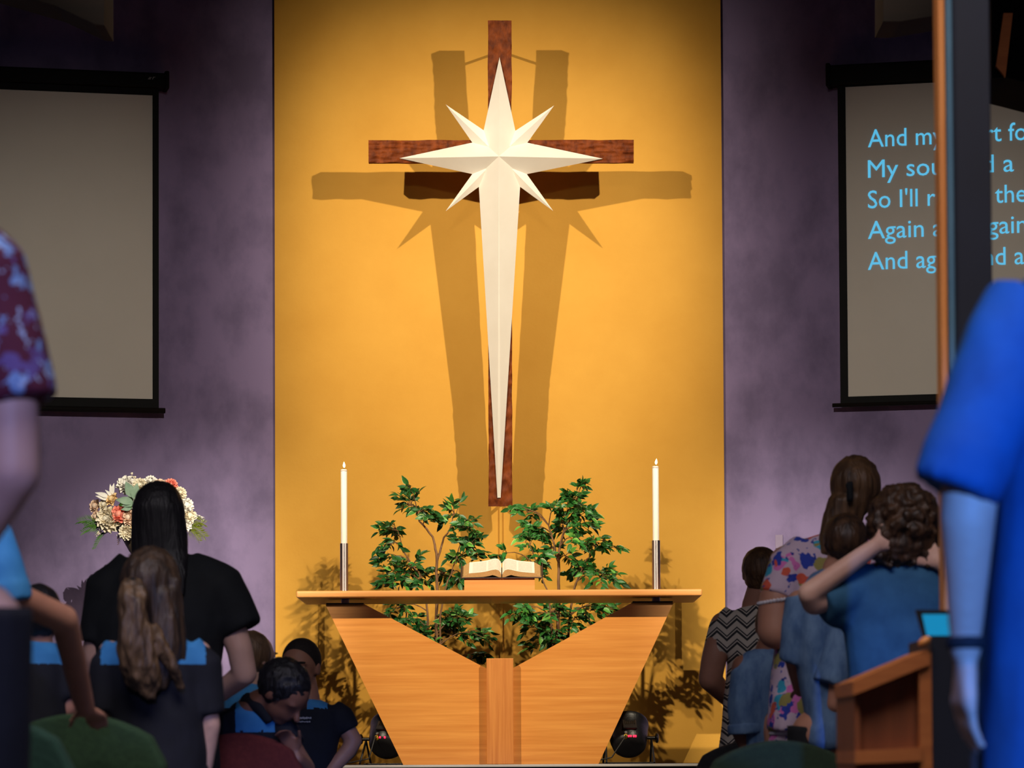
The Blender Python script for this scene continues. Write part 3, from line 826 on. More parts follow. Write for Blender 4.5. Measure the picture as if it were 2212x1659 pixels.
# ------------------------------------------------------------------ par can floor lights
M_par = mat('par_black', (18, 17, 18), 0.38, col2=(26, 25, 26), scale=(18, 18, 18), bump=0.1, bscale=(90, 90, 90))
M_red = emission('red_display', (255, 30, 60), 3.5)
M_plug = mat('yellow_plug', (196, 160, 40), 0.5, col2=(210, 176, 60), scale=(30, 30, 30))
M_greyplug = mat('grey_plug', (120, 116, 112), 0.5, col2=(140, 136, 130), scale=(30, 30, 30))
M_cable = mat('black_cable', (16, 15, 15), 0.5, col2=(22, 21, 21), scale=(30, 30, 30))
M_greybody = mat('par_panel', (34, 32, 32), 0.5, col2=(44, 42, 41), scale=(40, 40, 40))
def par_can(label, px, yaw, tiltx, gap_digits):
    PYc = 19.42 - 0.02
    base = P(px, 1645, PYc); base.z = STAGE
    r = thing('stage_light', label, 'stage light', base, 'black floor stage lights')
    hz = 0.145
    Tm = Matrix.Translation(base + Vector((0, 0, hz))) @ Matrix.Rotation(yaw, 4, 'Z') @ Matrix.Rotation(tiltx, 4, 'X') @ Matrix.Diagonal((1.0, 0.86, 0.98, 1))
    # axis +Y points at the wall, rear faces the camera (-Y)
    Ax = Tm @ Matrix.Rotation(R(-90), 4, 'X')
    MB().lathe([(0.001, -0.105), (0.055, -0.105), (0.078, -0.098), (0.094, -0.075), (0.104, -0.03), (0.112, 0.03), (0.118, 0.09), (0.121, 0.095), (0.121, 0.115), (0.112, 0.115), (0.108, 0.06), (0.001, 0.055)], 40, Ax).build('housing', M_par, r, auto=40)
    MB().lathe([(0.001, 0.056), (0.106, 0.056), (0.106, 0.066), (0.001, 0.07)], 32, Ax).build('lens', mat('par_lens', (70, 70, 76), 0.15, col2=(90, 90, 96), scale=(60, 60, 60)), r, smooth=True)
    # vent panel with slots, display and sockets on the side toward the hall
    Tv = Tm @ Matrix.Translation((0, 0.005, 0.106)) @ Matrix.Rotation(R(-8), 4, 'X')
    MB().box((0, 0, 0), (0.078, 0.09, 0.016), 0.004, M=Tv).build('vent_panel', M_greybody, r, auto=40)
    for i in range(6):
        MB().box((-0.026 + i * 0.0105, 0.016, 0.0085), (0.005, 0.046, 0.004), M=Tv).build('vent_slot', M_black, r)
    for sx, n_ in ((-0.010, 0), (0.002, 1), (0.018, 2), (0.029, 3)):
        if gap_digits and n_ in (1, 3): continue
        MB().box((sx, -0.082, 0.088), (0.009, 0.010, 0.010), 0.001, M=Tm).build('display_digit', M_red, r)
    MB().tube([Tm @ Vector((-0.028, -0.084, 0.07)), Tm @ Vector((-0.028, -0.088, 0.102))], 0.009, 12).build('plug', M_plug, r)
    MB().tube([Tm @ Vector((-0.026, -0.062, 0.08)), Tm @ Vector((-0.026, -0.064, 0.106))], 0.008, 12).build('plug', M_greyplug, r)
    Yw = Matrix.Translation(base) @ Matrix.Rotation(yaw, 4, 'Z')
    for s in (-1, 1):
        # double foot brackets hinged at the side knob
        for f in (-1, 1):
            MB().tube([Yw @ Vector((s * 0.13, 0, hz - 0.01)), Yw @ Vector((s * 0.135, f * 0.10 + 0.0, 0.005))], 0.006, 8).build('yoke_leg', M_par, r)
        MB().tube([Yw @ Vector((s * 0.10, 0, hz)), Yw @ Vector((s * 0.152, 0, hz))], 0.010, 12).build('pivot', M_par, r)
        MB().lathe([(0.012, 0), (0.028, 0.006), (0.03, 0.014), (0.02, 0.02)], 14, Yw @ Matrix.Translation((s * 0.15, 0, hz)) @ Matrix.Rotation(R(90) * s, 4, 'Y')).build('knob', M_par, r, auto=40)
    MB().box((0, 0, 0.004), (0.28, 0.03, 0.008), 0.002, M=Yw).build('yoke_bar', M_par, r)
    pc = [Tm @ Vector((-0.028, -0.088, 0.102)), Tm @ Vector((-0.03, -0.105, 0.112)), base + Vector((-0.10, -0.15, 0.035)), base + Vector((-0.20, -0.14, 0.014)), base + Vector((-0.34, -0.10, 0.006))]
    MB().tube(pc, 0.004, 8).build('cable', M_cable, r, smooth=True)
    return r
par_can('black floor stage light showing red digits, beside the right table panel', 1358, R(4), R(46), False)
par_can('black floor stage light half hidden behind the left table panel', 838, R(-16), R(46), True)
b = MB(); base = P(758, 1640, 19.2)
pts = [Vector((base.x + 0.065 * math.cos(t) - 0.03, 19.2 + 0.05 * math.sin(t * 0.7), STAGE + 0.006 + 0.05 * (1 + math.sin(t + 0.6)) )) for t in [i * 0.35 - 1.9 for i in range(12)]]
tag(MB().tube(pts, 0.004, 8).build('power_cable', M_cable, smooth=True), 'loop of black cable on the stage floor left of the table', 'cable')

# ------------------------------------------------------------------ flower arrangement on a stand
M_cream = mat('cream_petal', (236, 222, 196), 0.7, col2=(244, 236, 218), scale=(30, 30, 30))
M_white = mat('white_petal', (238, 232, 224), 0.7, col2=(246, 242, 236), scale=(30, 30, 30))
M_blush = mat('blush_petal', (232, 200, 176), 0.7, col2=(240, 214, 192), scale=(30, 30, 30))
M_peach = mat('peach_petal', (240, 206, 150), 0.7, col2=(244, 218, 172), scale=(30, 30, 30))
M_coral = mat('coral_petal', (244, 130, 110), 0.65, col2=(250, 170, 150), scale=(24, 24, 24))
M_sage = mat('sage_leaf', (110, 138, 116), 0.7, col2=(136, 160, 138), scale=(20, 20, 20))
M_fern = mat('fern_green', (52, 104, 34), 0.6, col2=(84, 128, 40), scale=(20, 20, 20))
M_olive = mat('olive_frond', (104, 116, 22), 0.6, col2=(122, 134, 34), scale=(20, 20, 20))
def petal(b, M, w, l, cup, curl):
    n = 5; vs = []; fs = []
    for i in range(n):
        t = i / (n - 1); ww = w * math.sin(math.pi * (0.12 + 0.8 * t) ) ** 0.7
        for j in (-1, -0.5, 0, 0.5, 1):
            vs.append((ww * j / 2, l * t - 0.12 * l * abs(j) * t, cup * (j * j) * w + curl * t * t * l))
    for i in range(n - 1):
        for j in range(4): a_ = i * 5 + j; fs.append((a_, a_ + 1, a_ + 6, a_ + 5))
    b.add(vs, fs, M)
def bloom(name, c, rad, m_, parent, facing, rings, cup, rr, ball=0.55):
    """a flower head: nested rings of cupped petals around a core"""
    b = MB(); q = Vector(facing).to_track_quat('Z', 'Y').to_matrix().to_4x4()
    B = Matrix.Translation(c) @ q
    b.ell((0, 0, 0), (1, 1, 1), 10, None) if False else None
    for ri, (n, tilt, ln) in enumerate(rings):
        for i in range(n):
            a_ = 2 * math.pi * (i + 0.5 * ri) / n + rr.uniform(-.12, .12)
            Mm = B @ Matrix.Rotation(a_, 4, 'Z') @ Matrix.Translation((0, rad * 0.08, -rad * 0.25)) @ Matrix.Rotation(R(tilt) + rr.uniform(-.1, .1), 4, 'X')
            petal(b, Mm, rad * 1.0 * ln * (0.9 if n > 6 else 1.15), rad * ln, cup, -0.18)
    core = MB().ell((0, 0, rad * 0.12), (rad * ball * 0.7, rad * ball * 0.7, rad * ball * 0.8), 10)
    b.add(core.v, core.f, B)
    return b.build(name, m_, parent, smooth=True)
ROSE = [(3, 78, 0.75), (4, 66, 0.85), (5, 48, 0.95), (6, 26, 1.0)]
PEONY = [(4, 82, 0.8), (6, 70, 0.9), (7, 50, 1.0), (8, 26, 1.0), (8, 4, 0.9)]
PUFF = [(6, 85, .8), (9, 68, .95), (11, 48, 1.0), (12, 26, 1.0), (12, 4, 1.0), (10, -18, .9)]
FY = 18.9
fc = P(318, 1105, FY)
arr = thing('flower_arrangement', 'round arrangement of white, cream and coral flowers on a stand by the purple wall', 'flowers', (fc.x, FY, STAGE))
kf = mpp(FY); rr = random.Random(5)
MB().lathe([(0.001, STAGE), (0.16, STAGE), (0.16, STAGE + 0.02), (0.03, STAGE + 0.03), (0.022, STAGE + 0.08), (0.022, fc.z - 0.30), (0.06, fc.z - 0.27), (0.001, fc.z - 0.27)], 24, Matrix.Translation((fc.x, FY, 0))).build('stand', M_dkmetal, arr, auto=40)
MB().lathe([(0.001, fc.z - 0.27), (0.06, fc.z - 0.27), (0.10, fc.z - 0.22), (0.15, fc.z - 0.13), (0.17, fc.z - 0.08), (0.15, fc.z - 0.08), (0.001, fc.z - 0.1)], 28, Matrix.Translation((fc.x, FY, 0))).build('bowl', mat('bowl_glaze', (92, 78, 60), 0.4, col2=(108, 94, 72), scale=(10, 10, 10)), arr, auto=50)
MB().ell((fc.x, FY + 0.02, fc.z - 0.04), (0.19, 0.15, 0.15), 18).build('foliage_base', M_fern, arr, smooth=True)
FL = [('peony', 272, 1047, 21, M_white, PEONY, .5), ('rose', 241, 1078, 15, M_peach, ROSE, .6), ('rose', 206, 1093, 15, M_blush, ROSE, .6), ('rose', 225, 1090, 13, M_cream, ROSE, .6),
      ('carnation', 233, 1121, 27, M_cream, PUFF, .5), ('rose', 258, 1111, 20, M_coral, ROSE, .6), ('rose', 208, 1116, 13, M_blush, ROSE, .6), ('peony', 278, 1118, 17, M_blush, PEONY, .6),
      ('carnation', 302, 1050, 18, M_cream, PUFF, .5), ('peony', 325, 1040, 14, M_white, PEONY, .5), ('carnation', 345, 1052, 18, M_blush, PUFF, .5), ('dahlia', 369, 1048, 15, M_coral, PUFF, .4),
      ('carnation', 388, 1066, 15, M_cream, PUFF, .5), ('peony', 402, 1092, 17, M_white, PEONY, .6), ('peony', 408, 1114, 17, M_cream, PEONY, .6), ('peony', 400, 1134, 15, M_white, PEONY, .5),
      ('carnation', 272, 1150, 16, M_cream, PUFF, .5), ('peony', 310, 1090, 24, M_white, PEONY, .5), ('rose', 350, 1090, 22, M_blush, ROSE, .5), ('carnation', 330, 1130, 26, M_cream, PUFF, .5), ('rose', 375, 1120, 20, M_peach, ROSE, .5), ('rose', 298, 1136, 16, M_peach, ROSE, .5)]
for nm, x, y, r_, m_, rings, ball in FL:
    off = Vector(((x - 318) * kf, 0, (1105 - y) * kf)); dd = off.length / 0.30
    dy = -0.17 * math.sqrt(max(0.02, 1 - min(1, dd) ** 2)) - 0.01
    c = P(x, y, FY + dy)
    face = Vector(((x - 318) * 0.006, -1.0, (1105 - y) * 0.006 + 0.15)).normalized()
    bloom(nm, c, r_ * kf * 1.08, m_, arr, face, rings, 0.25, rr, ball)
def spray(name, pts, m_, n, size, parent):
    """sprig of small rounded buds along a stem"""
    b = MB(); wp = [P(x, y, FY - 0.08) for x, y in pts]
    b.tube(wp, 0.0016, 5)
    for i in range(n):
        t = (i + 0.5) / n * (len(wp) - 1); j = min(int(t), len(wp) - 2)
        q = wp[j].lerp(wp[j + 1], t - j) + Vector((rr.uniform(-1, 1), rr.uniform(-1, 1), rr.uniform(-1, 1))) * size * 1.6
        b.ell(q, size * rr.uniform(.7, 1.1), 8)
    return b.build(name, m_, parent, smooth=True)
spray('bud_sprig', [(300, 1050), (292, 1038), (282, 1022)], M_cream, 14, 0.006, arr)
spray('bud_sprig', [(415, 1105), (425, 1112), (441, 1118)], M_white, 9, 0.0045, arr)
spray('bud_sprig', [(418, 1112), (430, 1120), (440, 1128)], M_white, 8, 0.0045, arr)
spray('bud_sprig', [(285, 1150), (268, 1152), (256, 1160)], M_white, 12, 0.006, arr)
spray('bud_sprig', [(222, 1150), (212, 1152), (205, 1156)], M_cream, 7, 0.005, arr)
def strap_leaf(x0, y0, x1, y1, w, m_, name='leaf', dy=-0.12):
    a_ = P(x0, y0, FY + dy); c_ = P(x1, y1, FY + dy - 0.02)
    vs, uv, fs = leaf_geo(w)
    v = (c_ - a_); s = v.length; v.normalize()
    z = Vector((0.1, -1, 0.2)); x = v.cross(z).normalized(); z = x.cross(v)
    Mm = Matrix.Translation(a_) @ Matrix(((x.x, v.x, z.x), (x.y, v.y, z.y), (x.z, v.z, z.z))).to_4x4() @ Matrix.Diagonal((s, s, s, 1))
    MB().add(vs, fs, Mm).build(name, m_, arr, smooth=True)
for x0, y0, x1, y1, w in ((288, 1075, 272, 1040, .6), (290, 1080, 296, 1044, .55), (288, 1085, 250, 1078, .5), (292, 1088, 262, 1092, .4), (284, 1098, 262, 1100, .5)): strap_leaf(x0, y0, x1, y1, w, M_sage, dy=-0.19)
for x0, y0, x1, y1 in ((245, 1075, 228, 1058), (242, 1070, 238, 1046), (240, 1072, 246, 1044), (236, 1074, 206, 1063), (236, 1080, 207, 1070)): strap_leaf(x0, y0, x1, y1, .34, M_white, 'lily_petal', dy=-0.13)
def frond(x0, y0, x1, y1, m_, n=16, ln=0.07, droop=0.02):
    a_ = P(x0, y0, FY - 0.06); c_ = P(x1, y1, FY - 0.10); b = MB()
    pts = curve_pts(a_, c_, droop, 6); b.tube(pts, 0.0018, 5)
    ax = (c_ - a_).normalized(); sd = ax.cross(Vector((0, -1, 0))).normalized()
    for i in range(n):
        t = 0.15 + 0.85 * i / (n - 1); j = min(5, int(t * 6)); p = pts[j].lerp(pts[j + 1], t * 6 - j) if j < 6 else pts[6]
        for s in (-1, 1):
            d = (ax * 0.9 + sd * s * 0.75 + Vector((0, rr.uniform(-.3, .3), rr.uniform(-.1, .1)))).normalized() * ln * (1 - 0.55 * t) * rr.uniform(.8, 1.1)
            w = sd.cross(d).normalized() * 0.0 + ax.cross(Vector((0, -1, 0))).normalized() * 0.0025
            b.add([p - ax * 0.002, p + d * 0.5 + Vector((0, -.002, .003)), p + d, p + d * 0.5 - Vector((0, 0.002, .003))], [(0, 1, 2, 3)])
    b.build('frond', m_, arr)
frond(230, 1140, 172, 1127, M_fern); frond(232, 1145, 180, 1150, M_fern, 14, .06); frond(236, 1148, 205, 1185, M_fern, 14, .05); frond(225, 1142, 185, 1138, M_fern, 14, .05)
frond(395, 1135, 440, 1132, M_olive, 16, .07); frond(395, 1138, 442, 1160, M_olive, 18, .075); frond(398, 1145, 430, 1168, M_olive, 14, .06)
frond(262, 1158, 256, 1175, mat('brown_leaf', (84, 62, 58), .7, col2=(98, 74, 66), scale=(20, 20, 20)), 8, .03)
# ------------------------------------------------------------------ organic shapes
def organic(name, mb, voxel, material, parent=None, smooth=6, cuts=(), hairn=None, fold=None, split=None, dec=None):
    """fuse overlapping shapes into one continuous skin"""
    me = mb.mesh('tmp', fix=True)
    o = bpy.data.objects.new('tmp', me); C.objects.link(o)
    rm = o.modifiers.new('r', 'REMESH'); rm.mode = 'VOXEL'; rm.voxel_size = voxel
    if smooth:
        sm = o.modifiers.new('s', 'SMOOTH'); sm.factor = 0.5; sm.iterations = smooth
    dg = bpy.context.evaluated_depsgraph_get(); dg.update()
    out = bpy.data.meshes.new_from_object(o.evaluated_get(dg)); out.name = name
    bpy.data.objects.remove(o); bpy.data.meshes.remove(me)
    if hairn or fold:
        sc, amp = hairn or fold
        nv = len(out.vertices)
        nrm = [v.normal.copy() for v in out.vertices]
        for v, n in zip(out.vertices, nrm):
            q = Vector((v.co.x * sc[0], v.co.y * sc[1], v.co.z * sc[2]))
            d = noise.noise(q) + 0.5 * noise.noise(q * 2.1 + Vector((3, 7, 1)))
            v.co += n * (d * amp)
    if cuts:
        b = bmesh.new(); b.from_mesh(out)
        for co, no in cuts:
            bmesh.ops.bisect_plane(b, geom=list(b.verts) + list(b.edges) + list(b.faces), plane_co=co, plane_no=no, clear_outer=True)
        b.to_mesh(out); b.free()
    extra = None
    if split:
        pred, sname, smat = split
        b = bmesh.new(); b.from_mesh(out)
        keep = [f for f in b.faces if pred(f.calc_center_median())]
        b2 = b.copy(); b2.faces.ensure_lookup_table()
        idx = {f.index for f in keep}
        bmesh.ops.delete(b2, geom=[f for f in b2.faces if f.index not in idx], context='FACES')
        bmesh.ops.delete(b, geom=keep, context='FACES')
        b.to_mesh(out); b.free()
        extra = bpy.data.meshes.new(sname); b2.to_mesh(extra); b2.free()
    out.materials.clear()
    out.polygons.foreach_set('use_smooth', [True] * len(out.polygons))
    ob = link(name, out, material)
    if parent is not None: ob.parent = parent
    if extra is not None and len(extra.polygons):
        extra.materials.clear()
        extra.polygons.foreach_set('use_smooth', [True] * len(extra.polygons))
        e = link(sname, extra, smat); e.parent = parent if parent is not None else ob
    return ob

SKIN = {}
def skin(name, c, c2):
    SKIN[name] = mat('skin_' + name, c, 0.55, col2=c2, scale=(9, 9, 9), sss=0.05)
    return SKIN[name]
skin('fair', (206, 160, 140), (216, 174, 154)); skin('tan', (176, 122, 98), (188, 134, 108)); skin('brown', (132, 86, 66), (146, 98, 76))
def hair_mat(name, c, c2, rough=0.5):
    return mat('hair_' + name, c, rough, col2=c2, scale=(46, 46, 7), detail=6, lo=0.34, hi=0.68, bump=0.5, bscale=(150, 150, 14))
H_black = hair_mat('black', (16, 15, 19), (30, 27, 30)); H_blond = hair_mat('dark_blond', (50, 36, 24), (128, 98, 66))
H_brown = hair_mat('brown', (62, 42, 26), (118, 84, 52)); H_dkbrown = hair_mat('dark_brown', (30, 20, 13), (84, 56, 34)); H_sandy = hair_mat('sandy', (84, 62, 44), (132, 102, 74))
def cloth(name, c, c2, sc=14):
    return mat('cloth_' + name, c, 0.85, col2=c2, scale=(sc, sc, sc), bump=0.25, bscale=(9, 9, 5))
K_navy = cloth('navy', (10, 12, 22), (16, 18, 30)); K_sky = cloth('sky_blue', (50, 126, 182), (62, 138, 192)); K_black = cloth('black', (9, 13, 17), (15, 20, 24))
K_denim = mat('cloth_denim', (68, 98, 138), 0.9, col2=(108, 138, 172), scale=(22, 22, 10), detail=6, bump=0.35, bscale=(16, 16, 10))
K_teal = cloth('mid_blue', (34, 84, 118), (46, 98, 132)); K_royal = cloth('royal_blue', (4, 72, 126), (9, 86, 144), 6); K_dark = cloth('dark_trousers', (11, 11, 15), (17, 17, 21))
K_grey = cloth('beige', (150, 140, 126), (164, 154, 138))
def floral(name, ground, spots, scale):
    m = bpy.data.materials.new(name); nt, b = nodes_of(m); b.inputs['Roughness'].default_value = 0.85
    tc = nt.nodes.new('ShaderNodeTexCoord'); prev = None
    base = nt.nodes.new('ShaderNodeRGB'); base.outputs[0].default_value = (*lin(ground), 1); prev = base.outputs[0]
    for i, (c, thr, off, sc) in enumerate(spots):
        mp = nt.nodes.new('ShaderNodeMapping'); mp.inputs['Location'].default_value = (off, off * 0.7, off * 1.3)
        nz = nt.nodes.new('ShaderNodeTexNoise'); nz.inputs['Scale'].default_value = sc * 1.6; nz.inputs['Detail'].default_value = 2
        ad = nt.nodes.new('ShaderNodeMix'); ad.data_type = 'RGBA'; ad.inputs['Factor'].default_value = 0.06
        vo = nt.nodes.new('ShaderNodeTexVoronoi'); vo.inputs['Scale'].default_value = sc
        nt.links.new(tc.outputs['Object'], mp.inputs[0]); nt.links.new(mp.outputs[0], nz.inputs['Vector'])
        nt.links.new(mp.outputs[0], ad.inputs['A']); nt.links.new(nz.outputs['Color'], ad.inputs['B'])
        nt.links.new(ad.outputs['Result'], vo.inputs['Vector'])
        lt = nt.nodes.new('ShaderNodeMath'); lt.operation = 'LESS_THAN'; lt.inputs[1].default_value = thr
        nt.links.new(vo.outputs['Distance'], lt.inputs[0])
        mx = nt.nodes.new('ShaderNodeMix'); mx.data_type = 'RGBA'
        nt.links.new(lt.outputs[0], mx.inputs['Factor']); nt.links.new(prev, mx.inputs['A']); mx.inputs['B'].default_value = (*lin(c), 1)
        prev = mx.outputs['Result']
    nt.links.new(prev, b.inputs['Base Color'])
    MATS[name] = m; return m
K_floral = floral('cloth_pale_floral', (216, 190, 206), [((226, 120, 190), .36, 3.0, 9), ((60, 170, 200), .28, 7.0, 10), ((44, 66, 170), .36, 1.0, 17), ((158, 146, 80), .30, 5.0, 12), ((226, 96, 70), .25, 9.0, 11), ((40, 60, 150), .22, 12.0, 26)], 10)
K_maroon = floral('cloth_maroon_floral', (88, 22, 44), [((104, 80, 132), .36, 2.0, 20), ((120, 150, 190), .34, 6.0, 24), ((170, 190, 214), .24, 4.0, 34)], 12)
# chevron knit
K_chev = bpy.data.materials.new('cloth_chevron'); MATS['cloth_chevron'] = K_chev
nt, bs = nodes_of(K_chev); bs.inputs['Roughness'].default_value = 0.9
tc = nt.nodes.new('ShaderNodeTexCoord'); sx_ = nt.nodes.new('ShaderNodeSeparateXYZ'); nt.links.new(tc.outputs['Object'], sx_.inputs[0])
zig = mth('ABSOLUTE', mth('SUBTRACT', mth('FRACT', mth('MULTIPLY', sx_.outputs[0], 1 / 0.082)), 0.5))
ph = mth('FRACT', mth('ADD', mth('MULTIPLY', sx_.outputs[2], 1 / 0.050), mth('MULTIPLY', zig, 1.5)))
d1 = mth('ADD', band(ph, 0.02, 0.26), band(ph, 0.38, 0.52))
mx = nt.nodes.new('ShaderNodeMix'); mx.data_type = 'RGBA'; nt.links.new(d1, mx.inputs['Factor'])
mx.inputs['A'].default_value = (*lin((214, 202, 186)), 1); mx.inputs['B'].default_value = (*lin((50, 48, 50)), 1)
nt.links.new(mx.outputs['Result'], bs.inputs['Base Color'])

class Fig:
    """one person; local frame at the feet, axes parallel to the room"""
    def __init__(s, Y, px, label, skinmat):
        s.Y = Y; s.base = Vector((P(px, 1600, Y).x, Y, 0)); s.k = mpp(Y)
        s.body = MB(); s.label = label; s.skin = skinmat; s.parts = []
    def L(s, px, py, dy=0.0):
        return P(px, py, s.Y + dy) - s.base
    def rings(s, rows):
        """rows: (py, left px, right px, depth radius m, dy)"""
        out = []
        for py, a, c, dep, dy in rows:
            A = s.L(a, py, dy); B_ = s.L(c, py, dy)
            ctr = (A + B_) / 2; out.append((ctr, abs(B_.x - A.x) / 2, dep))
        return out
    def torso(s, rows, inset=0.018):
        r = s.rings(rows)
        r.sort(key=lambda q: q[0].z)
        s.tr = r
        s.body.loft([(c, max(0.03, rx - inset), max(0.03, ry - inset)) for c, rx, ry in r], 20)
        return r
    def legs(s, hip_z, spread=0.085, r0=0.075, r1=0.045, cx=None, dy=0.0):
        cx = s.tr[0][0].x if cx is None else cx
        s.hip = (cx, hip_z, spread, r0, r1, dy)
        for q in (-1, 1):
            x = cx + q * spread
            s.body.cap((x, dy, hip_z), (x, dy + 0.01, hip_z * 0.5), r0, r1 + 0.008)
            s.body.cap((x, dy + 0.01, hip_z * 0.5), (x, dy, 0.06), r1 + 0.008, r1 * 0.72)
            s.body.ell((x, dy + 0.06, 0.035), (0.042, 0.115, 0.035), 14)
        s.body.ell((cx, dy, hip_z + 0.02), (spread + r0, 0.10, 0.10), 16)
    def head(s, c, w, h=None, d=None, face=(0, 1, 0), neck=None, ears=True):
        """c = skull centre local; w = skull width; face = direction the nose points"""
        h = h or w * 1.42; d = d or w * 1.22
        f = Vector(face).normalized(); upv = Vector((0, 0, 1))
        x = f.cross(upv); x = x.normalized() if x.length > 1e-3 else Vector((1, 0, 0))
        z = x.cross(f)
        Mh = Matrix(((x.x, f.x, z.x), (x.y, f.y, z.y), (x.z, f.z, z.z)))
        s.Mh = Matrix.Translation(c) @ Mh.to_4x4(); s.hw = w; s.hh = h; s.hd = d; s.hc = Vector(c)
        g = lambda a, b_, c_: s.Mh @ Vector((a, b_, c_))
        s.body.ell(g(0, -0.02 * d, 0.10 * h), (w * .5, d * .5, h * .40), 22, Mh)
        s.body.ell(g(0, 0.12 * d, -0.16 * h), (w * .40, d * .34, h * .32), 20, Mh)
        s.body.ell(g(0, 0.26 * d, -0.37 * h), (w * .22, d * .16, h * .11), 14, Mh)      # chin
        s.body.cap(g(0, .46 * d, .03 * h), g(0, .57 * d, -.12 * h), w * .045, w * .085, 10)  # nose
        s.body.ell(g(-.22 * w, .40 * d, .09 * h), (w * .17, d * .07, h * .035), 12, Mh)     # brows
        s.body.ell(g(.22 * w, .40 * d, .09 * h), (w * .17, d * .07, h * .035), 12, Mh)
        s.body.ell(g(0, .43 * d, -.235 * h), (w * .17, d * .06, h * .035), 12, Mh)          # lips
        if ears:
            for q in (-1, 1): s.body.ell(g(q * .50 * w, -.02 * d, -.04 * h), (w * .06, d * .11, h * .13), 12, Mh)
        if neck is not None:
            s.body.tube([g(0, -.10 * d, -.15 * h), Vector(neck)], [w * .34, w * .37], 16)
            s.body.ell(neck, w * .38, 14)
    def haircap(s, b, grow=0.013):
        b.ell(s.Mh @ Vector((0, -.03 * s.hd, .10 * s.hh)), (s.hw * .5 + grow, s.hd * .5 + grow, s.hh * .40 + grow), 22, s.Mh.to_3x3())
    def facecut(s):
        return [(s.Mh @ Vector((0, .30 * s.hd, .30 * s.hh)), s.Mh.to_3x3() @ Vector((0, 1.0, -.35)))]
    def eyes(s, person):
        g = lambda a, b_, c_: s.Mh @ Vector((a, b_, c_))
        we = mat('eye_white', (226, 220, 214), 0.3, col2=(216, 208, 200), scale=(40, 40, 40)); ir = mat('iris', (46, 30, 22), 0.25, col2=(58, 40, 28), scale=(40, 40, 40))
        br = mat('eyebrow', (30, 22, 18), 0.8, col2=(40, 30, 24), scale=(60, 60, 60)); lp = mat('lips', (168, 100, 92), 0.5, col2=(178, 110, 100), scale=(40, 40, 40))
        Mr = s.Mh.to_3x3()
        for q in (-1, 1):
            e = MB().ell(g(q * .21 * s.hw, .405 * s.hd, .02 * s.hh), (s.hw * .095, s.hw * .07, s.hw * .055), 14, Mr).build('eye', we, None, smooth=True); e.parent = person
            i = MB().ell(g(q * .21 * s.hw, .405 * s.hd + s.hw * .052, .02 * s.hh), (s.hw * .045, s.hw * .03, s.hw * .048), 12, Mr).build('iris', ir, None, smooth=True); i.parent = e
            b = MB().ell(g(q * .22 * s.hw, .425 * s.hd + s.hw * .03, .115 * s.hh), (s.hw * .15, s.hw * .04, s.hw * .03), 12, Mr).build('eyebrow', br, None, smooth=True); b.parent = person
        m_ = MB().ell(g(0, .462 * s.hd, -.235 * s.hh), (s.hw * .17, s.hw * .04, s.hw * .04), 12, Mr).build('lips', lp, None, smooth=True); m_.parent = person
    def arm(s, pts, radii):
        pts = [Vector(p) for p in pts]
        for i in range(len(pts) - 1): s.body.cap(pts[i], pts[i + 1], radii[i], radii[i + 1])
    def hand(s, wrist, direction, palm_n, size=1.0, thumb=1, curl=0.5):
        """palm, four curled fingers and a thumb; palm_n = the way the palm faces"""
        d = Vector(direction).normalized(); n = Vector(palm_n); n = (n - d * n.dot(d)).normalized(); a = d.cross(n)
        w = Vector(wrist); L_ = 0.092 * size
        for t in (-0.026, -0.009, 0.009, 0.026):
            s.body.cap(w, w + d * L_ + a * t * size, 0.019 * size, 0.0135 * size, 10)
        for t, ln in ((-0.030, .062), (-0.010, .076), (0.010, .080), (0.030, .070)):
            p0 = w + d * L_ + a * t * size; dd = d; rr_ = 0.0092 * size
            for seg in (0.42, 0.32, 0.26):
                dd = (dd + n * curl * 0.55).normalized(); p1 = p0 + dd * ln * seg * size
                s.body.cap(p0, p1, rr_, rr_ * 0.92, 10); p0 = p1; rr_ *= 0.92
        p0 = w + d * 0.028 * size + a * 0.026 * size * thumb; dd = (d * 0.75 + a * thumb * 0.65 + n * 0.25).normalized()
        for seg in (0.04, 0.03, 0.026):
            p1 = p0 + dd * seg * size; s.body.cap(p0, p1, 0.0115 * size, 0.0100 * size, 10); p0 = p1; dd = (dd + d * 0.35 + n * 0.15).normalized()
    def finish(s, voxel=0.009):
        o = organic('person', s.body, voxel, s.skin, None, 4)
        o.location = s.base
        tag(o, s.label, 'person'); s.o = o
        return o
    def wear(s, name, mb, material, voxel=0.010, smooth=5, **kw):
        return organic(name, mb, voxel, material, s.o, smooth, **kw)
    def shirt_from(s, rings, ease=0.0):
        b = MB(); b.loft([(c, rx + ease, ry + ease) for c, rx, ry in rings], 22); return b
    def trousers(s, material, ease=0.012, bottom=0.07, name='trousers'):
        cx, hz, sp_, r0, r1, dy = s.hip; b = MB()
        wx = min(sp_ + r0 + ease, s.tr[0][1] - .006); wy = min(.115, s.tr[0][2] - .006)
        b.loft([((cx, dy, hz - 0.02), wx, wy), ((cx, dy, hz + 0.06), wx, wy), ((cx, dy, hz + 0.10), wx, wy)], 20)
        for q in (-1, 1):
            x = cx + q * sp_
            b.tube([(x, dy, hz + 0.05), (x, dy + 0.01, hz * 0.5), (x, dy, bottom)], [r0 + ease, r1 + 0.02 + ease, r1 + 0.012 + ease], 16)
        s.wear(name, b, material)
    def shoes(s, material):
        cx, hz, sp_, r0, r1, dy = s.hip
        for q in (-1, 1):
            b = MB().ell((cx + q * sp_, dy + 0.065, 0.042), (0.05, 0.13, 0.042), 16)
            o = b.build('shoe', material, None, smooth=True); o.parent = s.o
M_shoe = mat('shoe_black', (20, 19, 20), 0.5, col2=(28, 27, 28), scale=(30, 30, 30))
